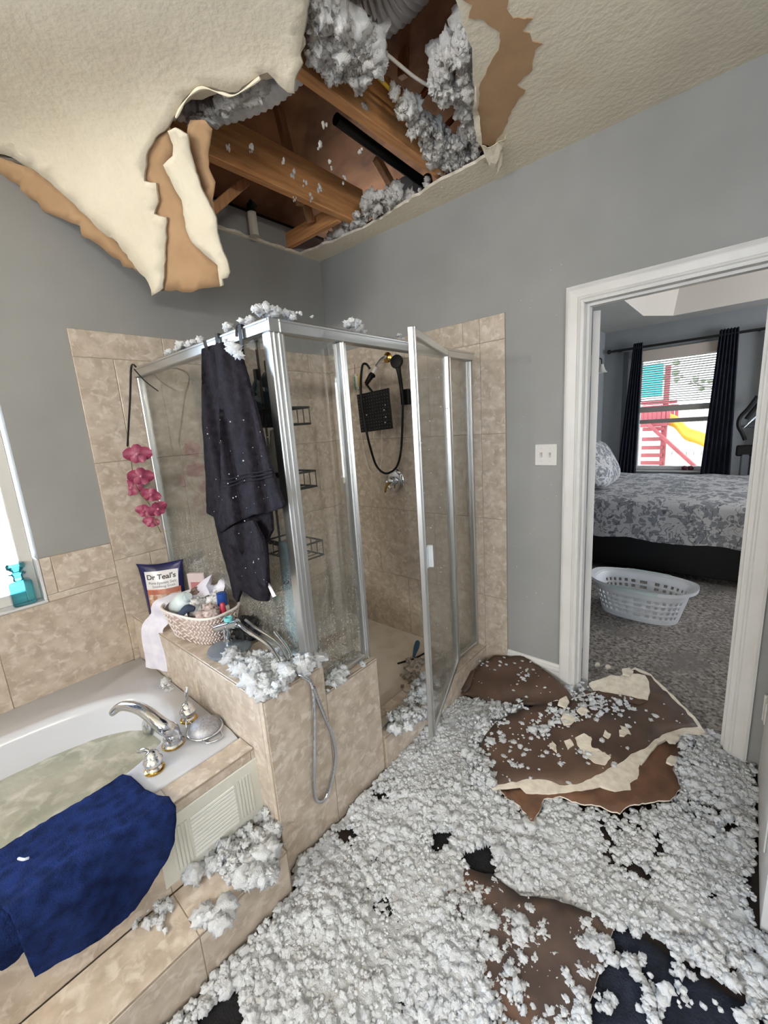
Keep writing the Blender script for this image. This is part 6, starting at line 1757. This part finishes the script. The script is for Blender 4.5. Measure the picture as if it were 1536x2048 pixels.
MB().bbox(op((1272, 850)).x, op((1337, 850)).x, YP - .03, YP + 1.3, op((1300, 852)).z, op((1300, 846)).z, .004).build('deck', M_REDW, pl)
M_SLIDE = mat('yellow_plastic', rgb(240, 200, 70), rough=.4)
sv = []; sf = []
sl_ = catmull([op((1334, 843), YP + .4), op((1352, 850), YP + .4), op((1372, 872), YP + .4), op((1395, 880), YP + .4), op((1420, 892), YP + .4), op((1450, 912), YP + .4)], 6)
for p in sl_:
    for (dy, dz) in ((-.25, .18), (-.22, .0), (.22, 0), (.25, .18), (.22, .03 - .06), (-.22, -.06)): sv.append(p + Vector((0, dy, dz)))
for i in range(len(sl_) - 1):
    for k in range(6): sf.append((i * 6 + k, i * 6 + (k + 1) % 6, (i + 1) * 6 + (k + 1) % 6, (i + 1) * 6 + k))
fix_normals(mk('slide', sv, sf, M_SLIDE, pl, True))
# toy car
tcq = op((1390, 925), 8.0)
tc_ = thing('toy_car', 'yellow ride-on toy on the lawn beyond the window', 'toy', (tcq.x, 8.0, -.25))
MB().bbox(tcq.x - .3, tcq.x + .3, 7.8, 8.2, -.12, .12, .05, None, 2).bbox(tcq.x - .12, tcq.x + .15, 7.85, 8.15, .12, .35, .04, None, 2).build('toy_body', M_SLIDE, tc_)
for dx in (-.2, .2): MB().lathe([(.1, -.03), (.1, .03)], 14, Matrix.Translation((tcq.x + dx, 7.79, -.14)) @ Matrix.Rotation(math.radians(90), 4, 'X')).build('wheel', M_BLACK, tc_)
# board fence
fn = thing('board_fence', 'weathered grey board fence behind the play set', 'fence', (1.5, 14, -.25))
M_FENCE = mat('weathered_board', rgb(206, 200, 194), rgb(186, 180, 174), scale=3, rough=.9, stretch=(6, 6, 1), rand=.05)
fm_ = None
for i in range(46):
    x = -3.0 + i * .19
    if fm_ is None:
        fm_ = MB().bbox(x, x + .18, 14, 14.03, -.25, 1.55, .004).build('fence_board', M_FENCE, fn)
        base = WM[fm_.name].copy()
    else: link(bpy.data.objects.new('fence_board', fm_.data), fn, Matrix.Translation((i * .19, 0, 0)) @ base)
MB().box(-3, 5.8, 14.03, 14.08, 1.2, 1.3).box(-3, 5.8, 14.03, 14.08, .1, .2).build('fence_rail', M_FENCE, fn)
# trees
def tree(x, y, h, label, seed):
    r = random.Random(seed)
    t = thing('tree', label, 'tree', (x, y, -.25), None)
    mb = MB().tube([(x, y, -.25), (x + .1, y, h * .4), (x, y, h * .7), (x + .15, y, h)], [.16, .13, .09, .03], 8)
    ends = []
    for k in range(16):
        z = h * r.uniform(.35, .95); a = r.uniform(0, 6.28); L0 = r.uniform(.8, 1.9)
        e = Vector((x + math.cos(a) * L0, y + math.sin(a) * L0 * .6, z + r.uniform(.3, 1.0)))
        mb.tube([(x + .05, y, z), (x + (e.x - x) * .5, y + (e.y - y) * .5, z + .25), e], [.045, .03, .01], 6)
        for s in range(3):
            e2 = e + Vector((r.uniform(-.6, .6), r.uniform(-.4, .4), r.uniform(-.1, .6)))
            mb.tube([e.lerp(Vector((x, y, z)), .4), e2], [.018, .006], 5); ends.append(e2)
    mb.build('trunk', mat('bark', rgb(150, 144, 140), rough=.95) if 'bark' not in MATS else MATS['bark'], t)
    P = []
    for e in ends:
        for k in range(5): P.append(tuple(e + Vector((r.uniform(-.3, .3), r.uniform(-.3, .3), r.uniform(-.25, .25)))))
    M_LEAF_ = MATS.get('pale_leaves') or mat('pale_leaves', rgb(170, 176, 160), rgb(140, 150, 128), scale=3, rough=.9)
    o = clumps('foliage', P, [r.uniform(.05, .12) for _ in P], M_LEAF_, t, 1.0, 9)
    o['kind'] = 'stuff'
tree(2.0, 17.0, 5.6, 'pale leafy tree right of the play set', 1)

# ================================================================== vanity light behind the photographer (inferred lamp; a second bar is added to balance the light)
M_BULB = bpy.data.materials.new('warm_bulb'); M_BULB.use_nodes = True
_b = M_BULB.node_tree.nodes['Principled BSDF']; _b.inputs['Emission Color'].default_value = (1, .96, .87, 1); _b.inputs['Emission Strength'].default_value = 20.0
def vanity(origin, rz, watt, label):
    B = Matrix.Translation(origin) @ Matrix.Rotation(rz, 4, 'Z')
    t = thing('vanity_light', label, 'lamp', origin, 'vanity lights behind the photographer')
    MB().bbox(-.55, .55, .002, .05, -.05, .05, .006, B).build('light_bar', M_CHROME, t)
    for i in range(4):
        x = -.4 + i * .266
        auto_smooth(MB().lathe([(.014, 0), (.02, .02), (.04, .045), (.045, .07), (.03, .10), (.004, .112)], 18, B @ Matrix.Translation((x, .05, 0)) @ Matrix.Rotation(math.radians(-90), 4, 'X')).build('bulb', M_BULB, t), 60)
        d_ = bpy.data.lights.new('vanity_bulb_light', 'POINT'); d_.energy = watt; d_.color = (1, .955, .86); d_.shadow_soft_size = .05
        lo_ = bpy.data.objects.new('vanity_bulb_light', d_); COL.objects.link(lo_); lo_.location = B @ Vector((x, .21, 0))
vanity((1.42, -4.75, 2.17), 0.0, VANITY_W, 'chrome vanity light bar with round bulbs over the tub end')
vanity((4.30, -2.9, 2.17), math.radians(90), ADDED_VANITY_W, 'added chrome vanity light bar with round bulbs on the right-hand wall')
